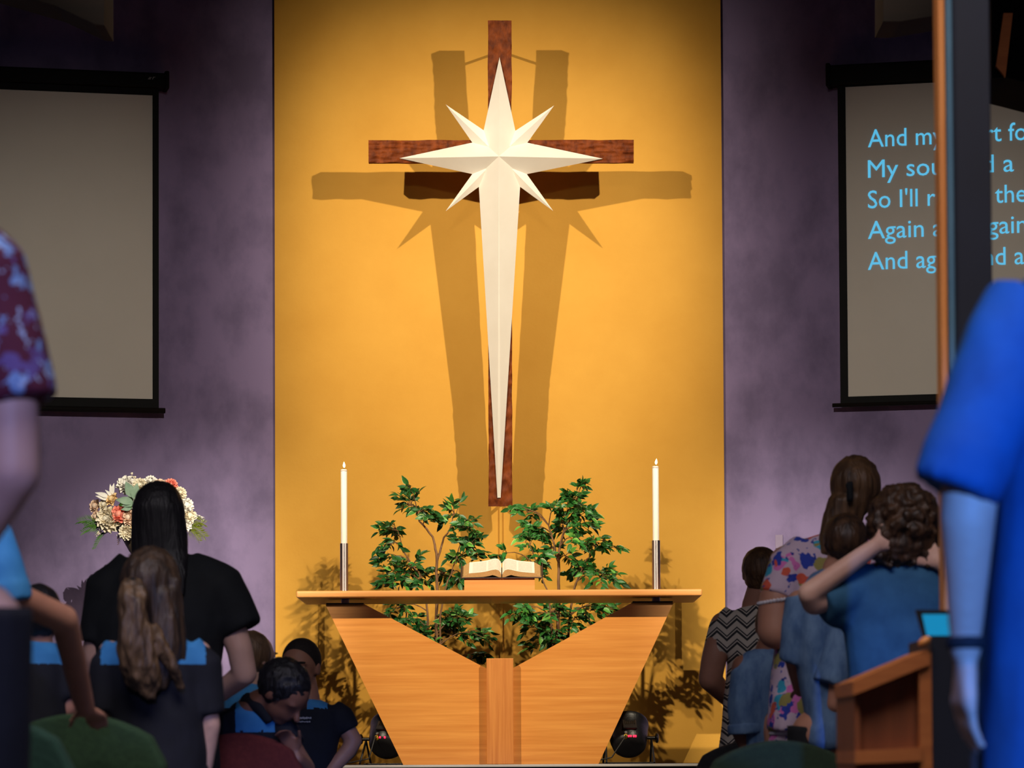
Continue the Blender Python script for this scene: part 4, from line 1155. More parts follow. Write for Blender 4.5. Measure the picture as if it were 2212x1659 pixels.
K_lace = cloth('white_lace', (214, 208, 214), (228, 222, 228), 60)

# ------------------------------------------------------------------ woman in black, long dark hair
f = Fig(11.8, 345, 'woman in a loose black top with long straight dark hair, in front of the flowers', SKIN['fair'])
f.head(f.L(343, 1112), 0.150, neck=f.L(345, 1196))
rows = [(1192, 306, 398, .07, 0), (1206, 276, 428, .09, 0), (1226, 248, 466, .11, 0), (1250, 230, 492, .12, 0), (1290, 212, 508, .13, 0), (1345, 202, 500, .14, 0), (1400, 205, 482, .14, 0), (1470, 208, 474, .14, 0), (1560, 206, 470, .145, 0), (1655, 204, 474, .15, 0), (1740, 212, 470, .15, 0)]
tr = f.torso(rows, 0.03); f.legs(0.78, 0.09)
ra = [f.L(470, 1270), f.L(517, 1400, -.02), f.L(528, 1455, 0.0), f.L(470, 1500, .12)]
f.arm(ra, [.06, .046, .044, .035]); f.hand(f.L(470, 1500, .12), (-1, .6, -.1), (0, 1, .3))
la = [f.L(232, 1270), f.L(205, 1420, 0), f.L(215, 1520, .08)]
f.arm(la, [.06, .045, .036]); f.hand(f.L(215, 1520, .08), (.6, .8, .1), (0, 0, -1))
f.finish()
b = f.shirt_from(tr)
b.tube([f.L(400, 1228), f.L(470, 1275), f.L(522, 1362, -.01)], [.075, .105, .078], 18)
b.tube([f.L(290, 1228), f.L(235, 1275), f.L(212, 1390, 0)], [.075, .085, .066], 18)
b.ell(f.L(545, 1338, -.01), (.03, .05, .022), 12)
f.wear('top', b, K_black, fold=((9, 9, 4), 0.006))
f.trousers(K_dark); f.shoes(M_shoe)
b = MB().ell(f.L(342, 1108, -.01), (58 * f.k, .112, 68 * f.k), 22); f.haircap(b)
b.loft([(f.L(345, 1210, -.075), 60 * f.k, .045), (f.L(345, 1180, -.06), 62 * f.k, .06), (f.L(344, 1140, -.035), 60 * f.k, .085), (f.L(342, 1095, -.02), 57 * f.k, .10), (f.L(341, 1062, -.01), 46 * f.k, .085)], 20)
b.loft([(f.L(347, 1290, -.135), 52 * f.k, .02), (f.L(346, 1240, -.115), 60 * f.k, .035), (f.L(345, 1195, -.075), 61 * f.k, .045)], 18)
f.wear('hair', b, H_black, 0.009, hairn=((60, 60, 5), 0.004), cuts=f.facecut())

# ------------------------------------------------------------------ school polo helper
def polo(fig, rings, sleeves, panel_z, panel_x, label_mat=K_navy, folds=0.005):
    b = fig.shirt_from(rings)
    for pts, rad in sleeves: b.tube(pts, rad, 16)
    cx = rings[-1][0].x
    def pred(c): return c.z > panel_z and abs(c.x - cx) > panel_x[0] and abs(c.x - cx) < panel_x[1]
    fig.wear('polo_shirt', b, label_mat, 0.009, fold=((11, 11, 6), folds), split=(pred, 'shoulder_panel', K_sky))

# ------------------------------------------------------------------ girl with the ponytail
f = Fig(9.7, 335, 'girl with a long wavy dark blond ponytail in a navy and sky-blue school shirt', SKIN['fair'])
f.head(f.L(325, 1264), 0.138, neck=f.L(330, 1360))
rows = [(1368, 300, 366, .05, 0), (1380, 268, 402, .065, 0), (1396, 232, 432, .08, 0), (1430, 226, 442, .09, 0), (1480, 236, 436, .095, 0), (1550, 240, 440, .10, 0), (1620, 238, 446, .10, 0), (1700, 240, 448, .105, 0), (1780, 245, 446, .10, 0)]
tr = f.torso(rows, .014); f.legs(0.56, .065, .062, .036)
ra = [f.L(430, 1410), f.L(446, 1530), f.L(455, 1565), f.L(440, 1670, .03)]
f.arm(ra, [.036, .031, .029, .023]); f.hand(f.L(440, 1670, .03), (-.2, .2, -1), (-1, 0, 0), .85, -1)
la = [f.L(238, 1410), f.L(226, 1530), f.L(232, 1560, .03), f.L(300, 1600, .14)]
f.arm(la, [.036, .031, .028, .023]); f.hand(f.L(300, 1600, .14), (.8, .6, 0), (0, 0, -1), .85, 1)
f.finish()
z1 = f.L(330, 1436).z
polo(f, tr, [([f.L(404, 1402), f.L(438, 1436), f.L(452, 1545)], [.052, .055, .048]), ([f.L(260, 1402), f.L(234, 1436), f.L(224, 1538)], [.052, .055, .048])], z1, (0.0, .148))
f.trousers(K_navy, name='skirt_trousers'); f.shoes(M_shoe)
b = MB().ell(f.L(324, 1257, -.01), (64 * f.k, .102, 71 * f.k), 22); f.haircap(b)
b.loft([(f.L(345, 1492, -.10), 16 * f.k, .015), (f.L(350, 1450, -.10), 30 * f.k, .024), (f.L(356, 1390, -.09), 34 * f.k, .032), (f.L(354, 1330, -.07), 36 * f.k, .045), (f.L(347, 1275, -.04), 42 * f.k, .07)], 18)
b.loft([(f.L(395, 1440, -.06), 7 * f.k, .012), (f.L(390, 1380, -.06), 12 * f.k, .02), (f.L(384, 1300, -.04), 12 * f.k, .04), (f.L(378, 1250, -.03), 12 * f.k, .05)], 12)
f.wear('hair', b, hair_mat('shaded_blond', (34, 25, 19), (84, 62, 42)), 0.008, hairn=((55, 55, 7), 0.006), cuts=f.facecut())
b = MB()
b.loft([(f.L(324, 1512, -.14), 12 * f.k, .012), (f.L(314, 1484, -.155), 34 * f.k, .024), (f.L(302, 1440, -.165), 42 * f.k, .034), (f.L(293, 1390, -.17), 37 * f.k, .038), (f.L(289, 1340, -.17), 31 * f.k, .038), (f.L(287, 1290, -.16), 30 * f.k, .038), (f.L(286, 1260, -.14), 23 * f.k, .03), (f.L(290, 1248, -.115), 14 * f.k, .02)], 18)
b.loft([(f.L(392, 1490, -.12), 9 * f.k, .012), (f.L(378, 1450, -.135), 15 * f.k, .018), (f.L(352, 1400, -.15), 15 * f.k, .022), (f.L(322, 1350, -.16), 14 * f.k, .026)], 14)
f.wear('ponytail', b, H_blond, 0.006, smooth=3, hairn=((42, 42, 14), 0.012))
b = MB().tube([f.L(276, 1256, -.13), f.L(287, 1250, -.165), f.L(300, 1256, -.13)], .008, 8)
f.wear('hair_tie', b, K_black, .006)

# ------------------------------------------------------------------ near person at far left, maroon floral shirt
f = Fig(5.5, -110, 'near person at the left edge in a maroon floral shirt, elbow bent', SKIN['fair'])
f.head(f.L(-150, 330), 0.155, neck=f.L(-150, 490))
rows = [(505, -215, -90, .07, 0), (530, -300, -20, .10, 0), (600, -330, 0, .12, 0), (800, -310, -8, .13, 0), (1050, -300, -10, .13, 0), (1250, -305, -15, .135, 0), (1400, -310, -20, .14, 0)]
tr = f.torso(rows, .03); f.legs(0.82, .09)
ra = [f.L(-22, 590), f.L(22, 840, -.03), f.L(26, 1020, -.03), f.L(-55, 1160, .05), f.L(-110, 1210, .16)]
f.arm(ra, [.058, .046, .046, .038, .03]); f.hand(f.L(-110, 1210, .16), (-.7, .7, 0), (0, 0, 1), 1, 1)
f.arm([f.L(-300, 590), f.L(-345, 860), f.L(-330, 1000, .05), f.L(-230, 1130, .2)], [.058, .046, .043, .03]); f.hand(f.L(-230, 1130, .2), (.6, .7, 0), (0, 0, 1), 1, -1)
f.finish()
b = f.shirt_from(tr)
b.tube([f.L(-70, 535), f.L(-26, 585, -.01), f.L(10, 740, -.02), f.L(36, 872, -.03)], [.055, .068, .069, .066], 20); b.ell(f.L(-24, 590, 0), .066, 16)
b.tube([f.L(-270, 545), f.L(-310, 640), f.L(-340, 860)], [.05, .068, .07], 20)
f.wear('shirt', b, K_maroon, fold=((8, 8, 4), 0.006))
f.trousers(K_dark); f.shoes(M_shoe)
b = MB().ell(f.L(-150, 318, -.012), (.086, .10, .105), 18)
f.wear('hair', b, H_dkbrown, .01, hairn=((50, 50, 10), .004), cuts=[(f.L(-150, 395), (0, .45, -1))])

# ------------------------------------------------------------------ left: sky-blue sleeve, hand on the chair
f = Fig(8.3, -70, 'person at the left edge in a sky-blue sleeve, hand resting on a green chair', SKIN['tan'])
f.head(f.L(-85, 960), 0.150, neck=f.L(-85, 1080))
rows = [(1085, -140, -40, .06, 0), (1105, -190, -8, .075, 0), (1150, -205, -12, .085, 0), (1250, -200, -14, .09, 0), (1340, -190, 20, .10, 0), (1400, -190, 44, .105, 0), (1550, -190, 44, .115, 0), (1700, -185, 44, .12, 0)]
tr = f.torso(rows, .02); f.legs(0.60, .08, .072, .042)
ra = [f.L(-22, 1140, -.02), f.L(34, 1290, -.06), f.L(138, 1338, .06), f.L(176, 1500, .28), f.L(184, 1530, .32)]
f.arm(ra, [.044, .037, .036, .029, .026]); f.hand(f.L(184, 1530, .32), (.15, .9, -.2), (0, -.2, -1), .85, 1, .35)
f.arm([f.L(-190, 1140), f.L(-225, 1300), f.L(-220, 1360), f.L(-150, 1450, .12)], [.044, .037, .034, .026]); f.hand(f.L(-150, 1450, .12), (.5, .8, 0), (0, 0, -1), .85, -1)
f.finish()
b = f.shirt_from(tr)
f.wear('shirt', b, K_black, fold=((8, 8, 4), 0.005))
b = MB().tube([f.L(-50, 1118), f.L(-22, 1160, -.02), f.L(2, 1225, -.05), f.L(20, 1292, -.06)], [.05, .058, .056, .056], 20)
b.tube([f.L(12, 1264, -.06), f.L(21, 1304, -.06)], [.059, .060], 20)
f.wear('sleeve', b, K_sky, .008)
b = MB().tube([f.L(-170, 1118), f.L(-200, 1180), f.L(-222, 1290)], [.045, .052, .052], 18)
f.wear('sleeve', b, K_sky, .008)
f.trousers(K_dark); f.shoes(M_shoe)
b = MB().ell(f.L(-85, 948, -.012), (.084, .098, .10), 18)
f.wear('hair', b, H_dkbrown, .01, hairn=((50, 50, 10), .004), cuts=[(f.L(-85, 1005), (0, .45, -1))])

# ------------------------------------------------------------------ child behind that arm
f = Fig(10.2, 78, 'child in a navy school shirt with a sky-blue shoulder, behind the bent arm at left', SKIN['tan'])
f.head(f.L(82, 1330), 0.130, neck=f.L(80, 1390))
rows = [(1385, 58, 100, .045, 0), (1394, 30, 128, .06, 0), (1412, 8, 138, .08, 0), (1470, 2, 140, .09, 0), (1560, 5, 146, .095, 0), (1700, 5, 150, .10, 0), (1790, 10, 148, .10, 0)]
tr = f.torso(rows, .014); f.legs(0.55, .06, .058, .034)
for sgn, x0, x1 in ((1, 132, 146), (-1, 12, 0)):
    f.arm([f.L(x0, 1420), f.L(x1, 1530), f.L(x1 - sgn * 20, 1620, .1)], [.034, .028, .022]); f.hand(f.L(x1 - sgn * 20, 1620, .1), (-sgn * .4, .9, 0), (0, 0, -1), .8, -sgn)
f.finish(.01)
polo(f, tr, [([f.L(122, 1404), f.L(136, 1440), f.L(144, 1510)], [.04, .046, .044]), ([f.L(24, 1404), f.L(8, 1440), f.L(2, 1510)], [.04, .046, .044])], f.L(0, 1438).z, (0.0, .085))
f.trousers(K_navy); f.shoes(M_shoe)
b = MB().ell(f.L(82, 1322, -.012), (.074, .088, .085), 18)
f.wear('hair', b, H_black, .009, hairn=((50, 50, 10), .004), cuts=[(f.L(82, 1370), (0, .45, -1))])

# ------------------------------------------------------------------ small child further ahead
f = Fig(12.8, 140, 'small auburn-haired child in a pale shirt, far behind the bent arm at left', SKIN['fair'])
f.head(f.L(140, 1436), 0.120, neck=f.L(140, 1468))
rows = [(1463, 124, 156, .04, 0), (1470, 104, 176, .055, 0), (1490, 94, 186, .07, 0), (1560, 96, 186, .085, 0), (1650, 96, 186, .09, 0), (1720, 100, 184, .09, 0)]
tr = f.torso(rows, .014); f.legs(0.48, .05, .05, .03)
for sgn, x0, x1 in ((1, 180, 190), (-1, 100, 90)):
    f.arm([f.L(x0, 1485), f.L(x1, 1560), f.L(x1 - sgn * 20, 1620, .1)], [.03, .024, .02]); f.hand(f.L(x1 - sgn * 20, 1620, .1), (-sgn * .4, .9, 0), (0, 0, -1), .7, -sgn)
f.finish(.01)
b = f.shirt_from(tr)
for sgn, x0, x1 in ((1, 174, 188), (-1, 106, 92)): b.tube([f.L(x0, 1476), f.L(x1, 1500), f.L(x1, 1545)], [.034, .038, .038], 14)
cxx = tr[-1][0].x
f.wear('shirt', b, K_grey, .009, split=(lambda c: c.z > f.L(0, 1490).z, 'yoke', K_sky))
f.trousers(K_dark); f.shoes(M_shoe)
b = MB().ell(f.L(138, 1432, -.012), (.070, .084, .078), 18)
f.wear('hair', b, hair_mat('auburn', (64, 34, 20), (104, 60, 34)), .009, hairn=((50, 50, 10), .004), cuts=[(f.L(140, 1464), (0, .45, -1))])

# ------------------------------------------------------------------ sandy-haired child beside the woman's arm
f = Fig(13.0, 545, 'child with sandy hair turned sideways, just right of the black-topped woman', SKIN['fair'])
f.head(f.L(548, 1422), 0.138, face=(.75, .65, -.05), neck=f.L(540, 1478))
rows = [(1474, 520, 556, .045, 0), (1482, 496, 582, .06, 0), (1505, 482, 596, .08, 0), (1570, 484, 594, .09, 0), (1659, 482, 596, .095, 0), (1740, 486, 594, .095, 0)]
tr = f.torso(rows, .014); f.legs(0.50, .06, .055, .034)
for sgn, x0, x1 in ((1, 588, 600), (-1, 490, 480)):
    f.arm([f.L(x0, 1500), f.L(x1, 1590), f.L(x1 - sgn * 20, 1650, .1)], [.034, .027, .022]); f.hand(f.L(x1 - sgn * 20, 1650, .1), (-sgn * .4, .9, 0), (0, 0, -1), .8, -sgn)
f.finish(.01); f.eyes(f.o)
polo(f, tr, [([f.L(582, 1492), f.L(596, 1520), f.L(602, 1580)], [.04, .045, .043]), ([f.L(498, 1492), f.L(484, 1520), f.L(478, 1580)], [.04, .045, .043])], f.L(0, 1535).z, (0.0, .11))
f.trousers(K_navy); f.shoes(M_shoe)
b = MB().ell(f.hc + Vector((-.012, -.012, .02)), (.082, .086, .088), 18)
f.wear('hair', b, H_sandy, .008, hairn=((50, 50, 10), .004), cuts=[(f.hc + Vector((.028, .028, -.0)), (.55, .45, -.6))])

# ------------------------------------------------------------------ boy bending forward on the red chair
f = Fig(12.1, 560, 'dark-haired boy bending his head down over the red chair', SKIN['brown'])
f.head(f.L(613, 1498), 0.148, h=.20, d=.19, face=(.58, -.36, -.74), neck=f.L(545, 1530, .05))
rows = [(1505, 530, 566, .05, .08), (1522, 500, 585, .07, .08), (1545, 486, 606, .09, .08), (1600, 480, 612, .10, .10), (1680, 482, 606, .11, .12), (1760, 486, 604, .11, .14)]
tr = f.torso(rows, .014)
bz = f.L(545, 1760, .14)
for q in (-1, 1):
    hip = Vector((bz.x + q * .075, .14, .48)); kn = hip + Vector((q * .03, .34, .0)); an = Vector((kn.x, kn.y - .02, .06))
    f.body.cap(hip, kn, .07, .055); f.body.cap(kn, an, .052, .034); f.body.ell(an + Vector((0, .07, -.025)), (.042, .11, .035), 14)
f.body.ell((bz.x, .14, .50), (.14, .11, .10), 16)
ra = [f.L(598, 1560, .06), f.L(662, 1660, .02), f.L(642, 1638, -.06)]
f.arm(ra, [.036, .032, .027]); f.hand(f.L(640, 1634, -.06), (-.35, -.15, .75), (-.3, -1, -.2), .8, 1, 1.3)
f.arm([f.L(492, 1560, .08), f.L(488, 1640, .05), f.L(540, 1680, .0)], [.036, .031, .026]); f.hand(f.L(540, 1680, 0), (.8, -.2, 0), (0, 0, -1), .85, 1)
f.finish(.008)
b = f.shirt_from(tr)
b.tube([f.L(590, 1540, .07), f.L(612, 1570, .05), f.L(632, 1610, .03)], [.046, .05, .047], 16)
b.tube([f.L(500, 1540, .08), f.L(490, 1570, .08), f.L(487, 1620, .06)], [.046, .05, .047], 16)
cxx = f.L(555, 1540).x
f.wear('polo_shirt', b, K_navy, .009, fold=((11, 11, 6), .004), split=(lambda c: c.z > f.L(0, 1582).z and -0.075 < c.x - cxx < 0.06 and c.z < f.L(0, 1512).z + .12, 'shoulder_panel', K_sky))
b = MB().tube([f.L(528, 1508, .04), f.L(560, 1528, .0), f.L(585, 1560, .0)], [.028, .026, .02], 10); f.wear('collar', b, K_navy, .008)
b = MB()
for q in (-1, 1):
    hip = Vector((bz.x + q * .075, .14, .48)); kn = hip + Vector((q * .03, .34, .0)); b.tube([hip, kn, Vector((kn.x, kn.y - .02, .09))], [.085, .07, .05], 16)
b.ell((bz.x, .14, .50), (.155, .125, .11), 16); f.wear('trousers', b, K_dark)
Mq = f.Mh
b = MB().ell(Mq @ Vector((0, -.022, .024)), (.086, .104, .094), 22, f.Mh.to_3x3())
nf = (f.Mh.to_3x3() @ Vector((0, .85, -.50)))
f.wear('hair', b, H_black, .007, hairn=((45, 45, 45), .006), cuts=[(Mq @ Vector((0, .055, .035)), nf)])

# ------------------------------------------------------------------ boy facing the camera
f = Fig(14.0, 668, 'short-haired boy facing back in a navy and sky-blue school shirt, hand on hip', SKIN['tan'])
f.head(f.L(650, 1441), 0.148, h=.225, d=.185, face=(-.30, -.95, -.12), neck=f.L(662, 1508))
rows = [(1508, 646, 682, .05, 0), (1518, 618, 706, .065, 0), (1534, 596, 738, .08, 0), (1575, 592, 736, .085, 0), (1620, 600, 728, .09, 0), (1680, 606, 722, .09, 0), (1740, 606, 722, .09, 0)]
tr = f.torso(rows, .014); f.legs(0.46, .058, .055, .034)
ra = [f.L(728, 1545), f.L(764, 1600, .0), f.L(752, 1622, -.01), f.L(712, 1668, -.05)]
f.arm(ra, [.042, .036, .034, .026]); f.hand(f.L(712, 1668, -.05), (-.6, -.1, -.4), (.5, 0, -1), .85, 1)
f.arm([f.L(606, 1545), f.L(590, 1610), f.L(600, 1670, -.06)], [.04, .034, .026]); f.hand(f.L(600, 1670, -.06), (.3, -.4, -1), (1, 0, 0), .85, -1)
f.finish(.007); f.eyes(f.o)
xpa = f.L(684, 1530).x
polo(f, tr, [([f.L(716, 1532), f.L(738, 1548), f.L(754, 1578)], [.045, .052, .05]), ([f.L(614, 1532), f.L(602, 1548), f.L(592, 1590)], [.045, .052, .05])], f.L(0, 1534).z, (0.0, .085))
f.trousers(K_navy); f.shoes(M_shoe)
b = MB().ell(f.Mh @ Vector((0, -.012, .026)), (.080, .098, .094), 22, f.Mh.to_3x3())
f.wear('hair', b, mat('hair_cropped', (32, 25, 24), 0.8, col2=(46, 37, 34), scale=(120, 120, 120)), .007, cuts=[(f.Mh @ Vector((0, .056, .064)), f.Mh.to_3x3() @ Vector((0, .84, -.54)))])
pr_ = MB(); lx = random.Random(3)
for row, (y_, hgt, x0, x1) in enumerate(((1551, 5.0, 634, 671), (1559, 3.2, 636, 670))):
    x = x0
    while x < x1:
        w_ = lx.uniform(1.4, 3.0); p = f.L(x + w_ / 2, y_ + lx.uniform(-.4, .4), -0.0925)
        pr_.box(p, (w_ * f.k * .8, .004, hgt * lx.uniform(.55, 1.0) * f.k), 0); x += w_ + .5
o = pr_.build('chest_print', mat('white_print', (200, 200, 204), .7, col2=(184, 184, 190), scale=(90, 90, 90)), None); o.parent = f.o; o['kind'] = 'stuff'

# ------------------------------------------------------------------ woman in the chevron dress
f = Fig(14.4, 1612, 'woman with a low hair bun in a black and cream chevron dress', SKIN['tan'])
f.head(f.L(1644, 1238), 0.146, neck=f.L(1630, 1308))
rows = [(1306, 1612, 1654, .05, 0), (1318, 1586, 1690, .075, 0), (1336, 1562, 1704, .095, 0), (1390, 1566, 1700, .115, 0), (1440, 1570, 1694, .12, 0), (1520, 1562, 1690, .125, 0), (1590, 1556, 1694, .135, 0), (1659, 1548, 1700, .14, 0), (1780, 1552, 1696, .145, 0), (1860, 1556, 1692, .14, 0)]
tr = f.torso(rows, .02); f.legs(0.50, .075, .07, .04)
la = [f.L(1562, 1350), f.L(1543, 1420, -.02), f.L(1534, 1468, -.02), f.L(1585, 1520, .14)]
f.arm(la, [.056, .055, .050, .036]); f.hand(f.L(1585, 1520, .14), (.6, .8, 0), (0, 0, -1), .9, 1)
f.arm([f.L(1700, 1350), f.L(1712, 1440), f.L(1690, 1510, .12)], [.05, .045, .034]); f.hand(f.L(1690, 1510, .12), (-.6, .8, 0), (0, 0, -1), .9, -1)
f.finish()
b = f.shirt_from(tr)
b.tube([f.L(1590, 1330), f.L(1562, 1360), f.L(1549, 1412, -.01)], [.06, .068, .062], 18)
b.tube([f.L(1680, 1330), f.L(1702, 1360), f.L(1712, 1412)], [.06, .066, .06], 18)
f.wear('dress', b, K_chev, .010, fold=((9, 9, 4), .004))
f.shoes(M_shoe)
b = MB().ell(f.L(1646, 1230, -.012), (43 * f.k, .098, 49 * f.k), 22); f.haircap(b, .010)
b.ell(f.L(1642, 1254, -.03), (34 * f.k, .06, 24 * f.k), 16)
f.wear('hair', b, H_brown, .008, hairn=((40, 40, 40), .0025), cuts=f.facecut())
b = MB().ell(f.L(1668, 1226, -.105), (15 * f.k, .03, 13 * f.k), 16)
b.ell(f.L(1680, 1214, -.085), (9 * f.k, .022, 12 * f.k), 12); b.ell(f.L(1658, 1234, -.09), (9 * f.k, .022, 9 * f.k), 12)
f.wear('hair_bun', b, H_sandy, .006, smooth=3, hairn=((60, 60, 60), .005))

# ------------------------------------------------------------------ woman in pale floral
f = Fig(11.9, 1760, 'woman in a pale floral dress with long brown hair held by a black clip', SKIN['tan'])
f.head(f.L(1847, 1057), 0.150, neck=f.L(1812, 1150))
rows = [(1150, 1780, 1836, .055, 0), (1163, 1736, 1880, .08, 0), (1184, 1698, 1915, .10, 0), (1230, 1686, 1920, .115, 0), (1300, 1690, 1900, .12, 0), (1400, 1672, 1880, .13, 0), (1500, 1660, 1850, .135, 0), (1580, 1656, 1830, .14, 0)]
tr = f.torso(rows, .022); f.legs(0.72, .08, .075, .042, cx=f.L(1745, 1600).x)
la = [f.L(1698, 1215, -.02), f.L(1678, 1300, -.05), f.L(1676, 1362, -.06), f.L(1720, 1395, .10)]
f.arm(la, [.060, .064, .066, .04]); f.hand(f.L(1720, 1395, .10), (.6, .8, 0), (0, 0, -1), .95, 1)
f.arm([f.L(1905, 1215), f.L(1925, 1330), f.L(1900, 1420, .14)], [.055, .046, .034]); f.hand(f.L(1900, 1420, .14), (-.5, .8, 0), (0, 0, -1), .95, -1)
f.finish()
b = f.shirt_from(tr)
b.loft([(f.L(1700, 1578, -.02), 46 * f.k, .14), (f.L(1705, 1500, -.01), 44 * f.k, .13)], 16)
b.tube([f.L(1745, 1185, -.01), f.L(1705, 1225, -.03), f.L(1682, 1292, -.05)], [.062, .078, .072], 20)
b.tube([f.L(1880, 1190), f.L(1908, 1230), f.L(1922, 1300)], [.062, .074, .068], 20)
f.wear('blouse', b, K_floral, fold=((9, 9, 4), .005))
b = MB()
for i in range(34):
    a_ = 2 * math.pi * i / 34
    b.ell(f.L(1681, 1299, -.05) + Vector((.068 * math.cos(a_), .066 * math.sin(a_), .010 * math.cos(a_) + .002)), .007, 8)
o = b.build('lace_trim', K_lace, None, smooth=True); o.parent = f.o; o['kind'] = 'stuff'
b = MB().loft([(f.L(1745, 1588, -.0), 91 * f.k, .150), (f.L(1745, 1578, -.0), 91 * f.k, .150)], 24)
f.wear('hem_band', b, K_lace, .008)
b = MB().loft([(f.L(1735, 1990), 98 * f.k, .19), (f.L(1738, 1800), 92 * f.k, .17), (f.L(1742, 1584), 86 * f.k, .14)], 24)
f.wear('skirt', b, K_floral, .012, fold=((9, 9, 2), .008)); f.shoes(M_shoe)
b = MB().ell(f.L(1848, 1050, -.012), (56 * f.k, .108, 65 * f.k), 22); f.haircap(b)
b.loft([(f.L(1792, 1200, -.09), 22 * f.k, .02), (f.L(1805, 1170, -.08), 38 * f.k, .035), (f.L(1822, 1120, -.06), 44 * f.k, .055), (f.L(1838, 1075, -.04), 50 * f.k, .08)], 18)
f.wear('hair', b, H_brown, .009, hairn=((60, 60, 5), .005), cuts=f.facecut())
b = MB().box(f.L(1836, 1062, -.135), (.022, .03, .07), .006); b.tube([f.L(1832, 1045, -.14), f.L(1838, 1080, -.15)], [.012, .006], 8)
f.wear('hair_clip', b, K_black, .006, 2)

# ------------------------------------------------------------------ child in denim between the women
f = Fig(12.6, 1640, 'child in a grey-blue denim shirt standing between the chevron and floral dresses', SKIN['brown'])
f.head(f.L(1672, 1352), 0.128, neck=f.L(1660, 1402))
rows = [(1398, 1640, 1682, .045, 0), (1408, 1616, 1704, .06, 0), (1428, 1600, 1716, .08, 0), (1500, 1602, 1712, .09, 0), (1590, 1606, 1708, .095, 0), (1680, 1608, 1706, .095, 0), (1760, 1610, 1704, .095, 0)]
tr = f.torso(rows, .014); f.legs(0.52, .058, .055, .034)
la = [f.L(1606, 1440), f.L(1600, 1570, -.01), f.L(1615, 1605, .0), f.L(1670, 1622, .03)]
f.arm(la, [.045, .042, .038, .028]); f.hand(f.L(1670, 1622, .03), (.9, .3, 0), (0, 0, -1), .8, 1)
f.arm([f.L(1706, 1440), f.L(1712, 1540), f.L(1700, 1600, .12)], [.042, .036, .026]); f.hand(f.L(1700, 1600, .12), (-.3, .9, 0), (0, 0, -1), .8, -1)
f.finish()
b = f.shirt_from(tr)
b.tube([f.L(1640, 1424), f.L(1618, 1460, -.01), f.L(1616, 1520, -.02), f.L(1618, 1572, -.02)], [.06, .070, .078, .074], 20)
b.tube([f.L(1696, 1424), f.L(1710, 1460), f.L(1712, 1540)], [.05, .058, .056], 18)
f.wear('denim_shirt', b, K_denim, fold=((12, 12, 7), .007))
b = MB().tube([f.L(1618, 1562, -.02), f.L(1619, 1586, -.02)], [.081, .082], 22); f.wear('cuff', b, K_denim, .008, 2)
f.trousers(K_dark); f.shoes(M_shoe)
b = MB().ell(f.L(1672, 1345, -.012), (.072, .086, .085), 18)
f.wear('hair', b, H_dkbrown, .009, hairn=((50, 50, 10), .004), cuts=[(f.L(1672, 1390), (0, .45, -1))])

# ------------------------------------------------------------------ short-haired boy
f = Fig(11.2, 1785, 'boy with short dark hair and a faded denim shirt, in front of the floral dress', SKIN['tan'])
f.head(f.L(1826, 1174), 0.128, neck=f.L(1808, 1228))
rows = [(1224, 1782, 1834, .05, 0), (1240, 1752, 1862, .065, 0), (1275, 1726, 1872, .085, 0), (1330, 1712, 1868, .095, 0), (1400, 1716, 1858, .10, 0), (1480, 1728, 1852, .105, 0), (1560, 1738, 1852, .11, 0), (1620, 1742, 1852, .11, 0)]
tr = f.torso(rows, .016); f.legs(0.68, .07, .066, .038)
ra = [f.L(1840, 1300, -.06), f.L(1812, 1450, -.09), f.L(1806, 1520, -.09), f.L(1858, 1556, .0)]
f.arm(ra, [.04, .036, .034, .026]); f.hand(f.L(1858, 1556, 0), (.8, .5, 0), (0, 0, -1), .85, 1)
f.arm([f.L(1726, 1300), f.L(1715, 1420), f.L(1730, 1490, .12)], [.04, .034, .026]); f.hand(f.L(1730, 1490, .12), (.4, .9, 0), (0, 0, -1), .85, 1)
f.finish()
b = f.shirt_from(tr)
b.loft([(f.L(1790, 1606), 58 * f.k, .118), (f.L(1790, 1570), 57 * f.k, .115)], 18)
b.tube([f.L(1728, 1290), f.L(1724, 1360, -.01), f.L(1716, 1430, .01)], [.05, .056, .052], 18)
f.wear('denim_shirt', b, K_denim, fold=((10, 10, 6), .008))
b = MB().tube([f.L(1835, 1318, -.07), f.L(1822, 1360, -.08), f.L(1808, 1430, -.09), f.L(1800, 1462, -.09)], [.045, .052, .058, .060], 20)
b.tube([f.L(1803, 1452, -.09), f.L(1796, 1478, -.09)], [.063, .064], 20)
f.wear('sleeve', b, K_denim, .008, fold=((14, 14, 8), .005))
f.trousers(K_dark); f.shoes(M_shoe)
b = MB().ell(f.L(1826, 1166, -.014), (45 * f.k, .09, 55 * f.k), 20); f.haircap(b, .010); b.ell(f.L(1824, 1180, -.04), (38 * f.k, .05, 28 * f.k), 16)
f.wear('hair', b, H_dkbrown, .008, hairn=((60, 60, 30), .003), cuts=f.facecut())

# ------------------------------------------------------------------ curly-haired person, arm raised behind the neck
f = Fig(10.5, 1940, 'person with thick curly dark hair in a mid-blue shirt, forearm raised behind the neck', SKIN['fair'])
f.head(f.L(1958, 1132), 0.148, neck=f.L(1958, 1212))
rows = [(1208, 1915, 2004, .06, 0), (1222, 1868, 2044, .08, 0), (1246, 1822, 2072, .10, 0), (1300, 1812, 2082, .115, 0), (1370, 1820, 2078, .12, 0), (1450, 1830, 2072, .12, 0), (1540, 1838, 2068, .125, 0), (1659, 1836, 2070, .13, 0), (1740, 1838, 2068, .13, 0)]
tr = f.torso(rows, .02); f.legs(0.66, .09, .075, .042)
la = [f.L(1850, 1265, -.02), f.L(1760, 1300, -.07), f.L(1748, 1282, -.10), f.L(1868, 1196, -.115), f.L(1888, 1182, -.11)]
f.arm(la, [.05, .042, .036, .028, .026]); f.hand(f.L(1884, 1185, -.11), (.85, .1, .35), (0, 1, 0), .9, 1)
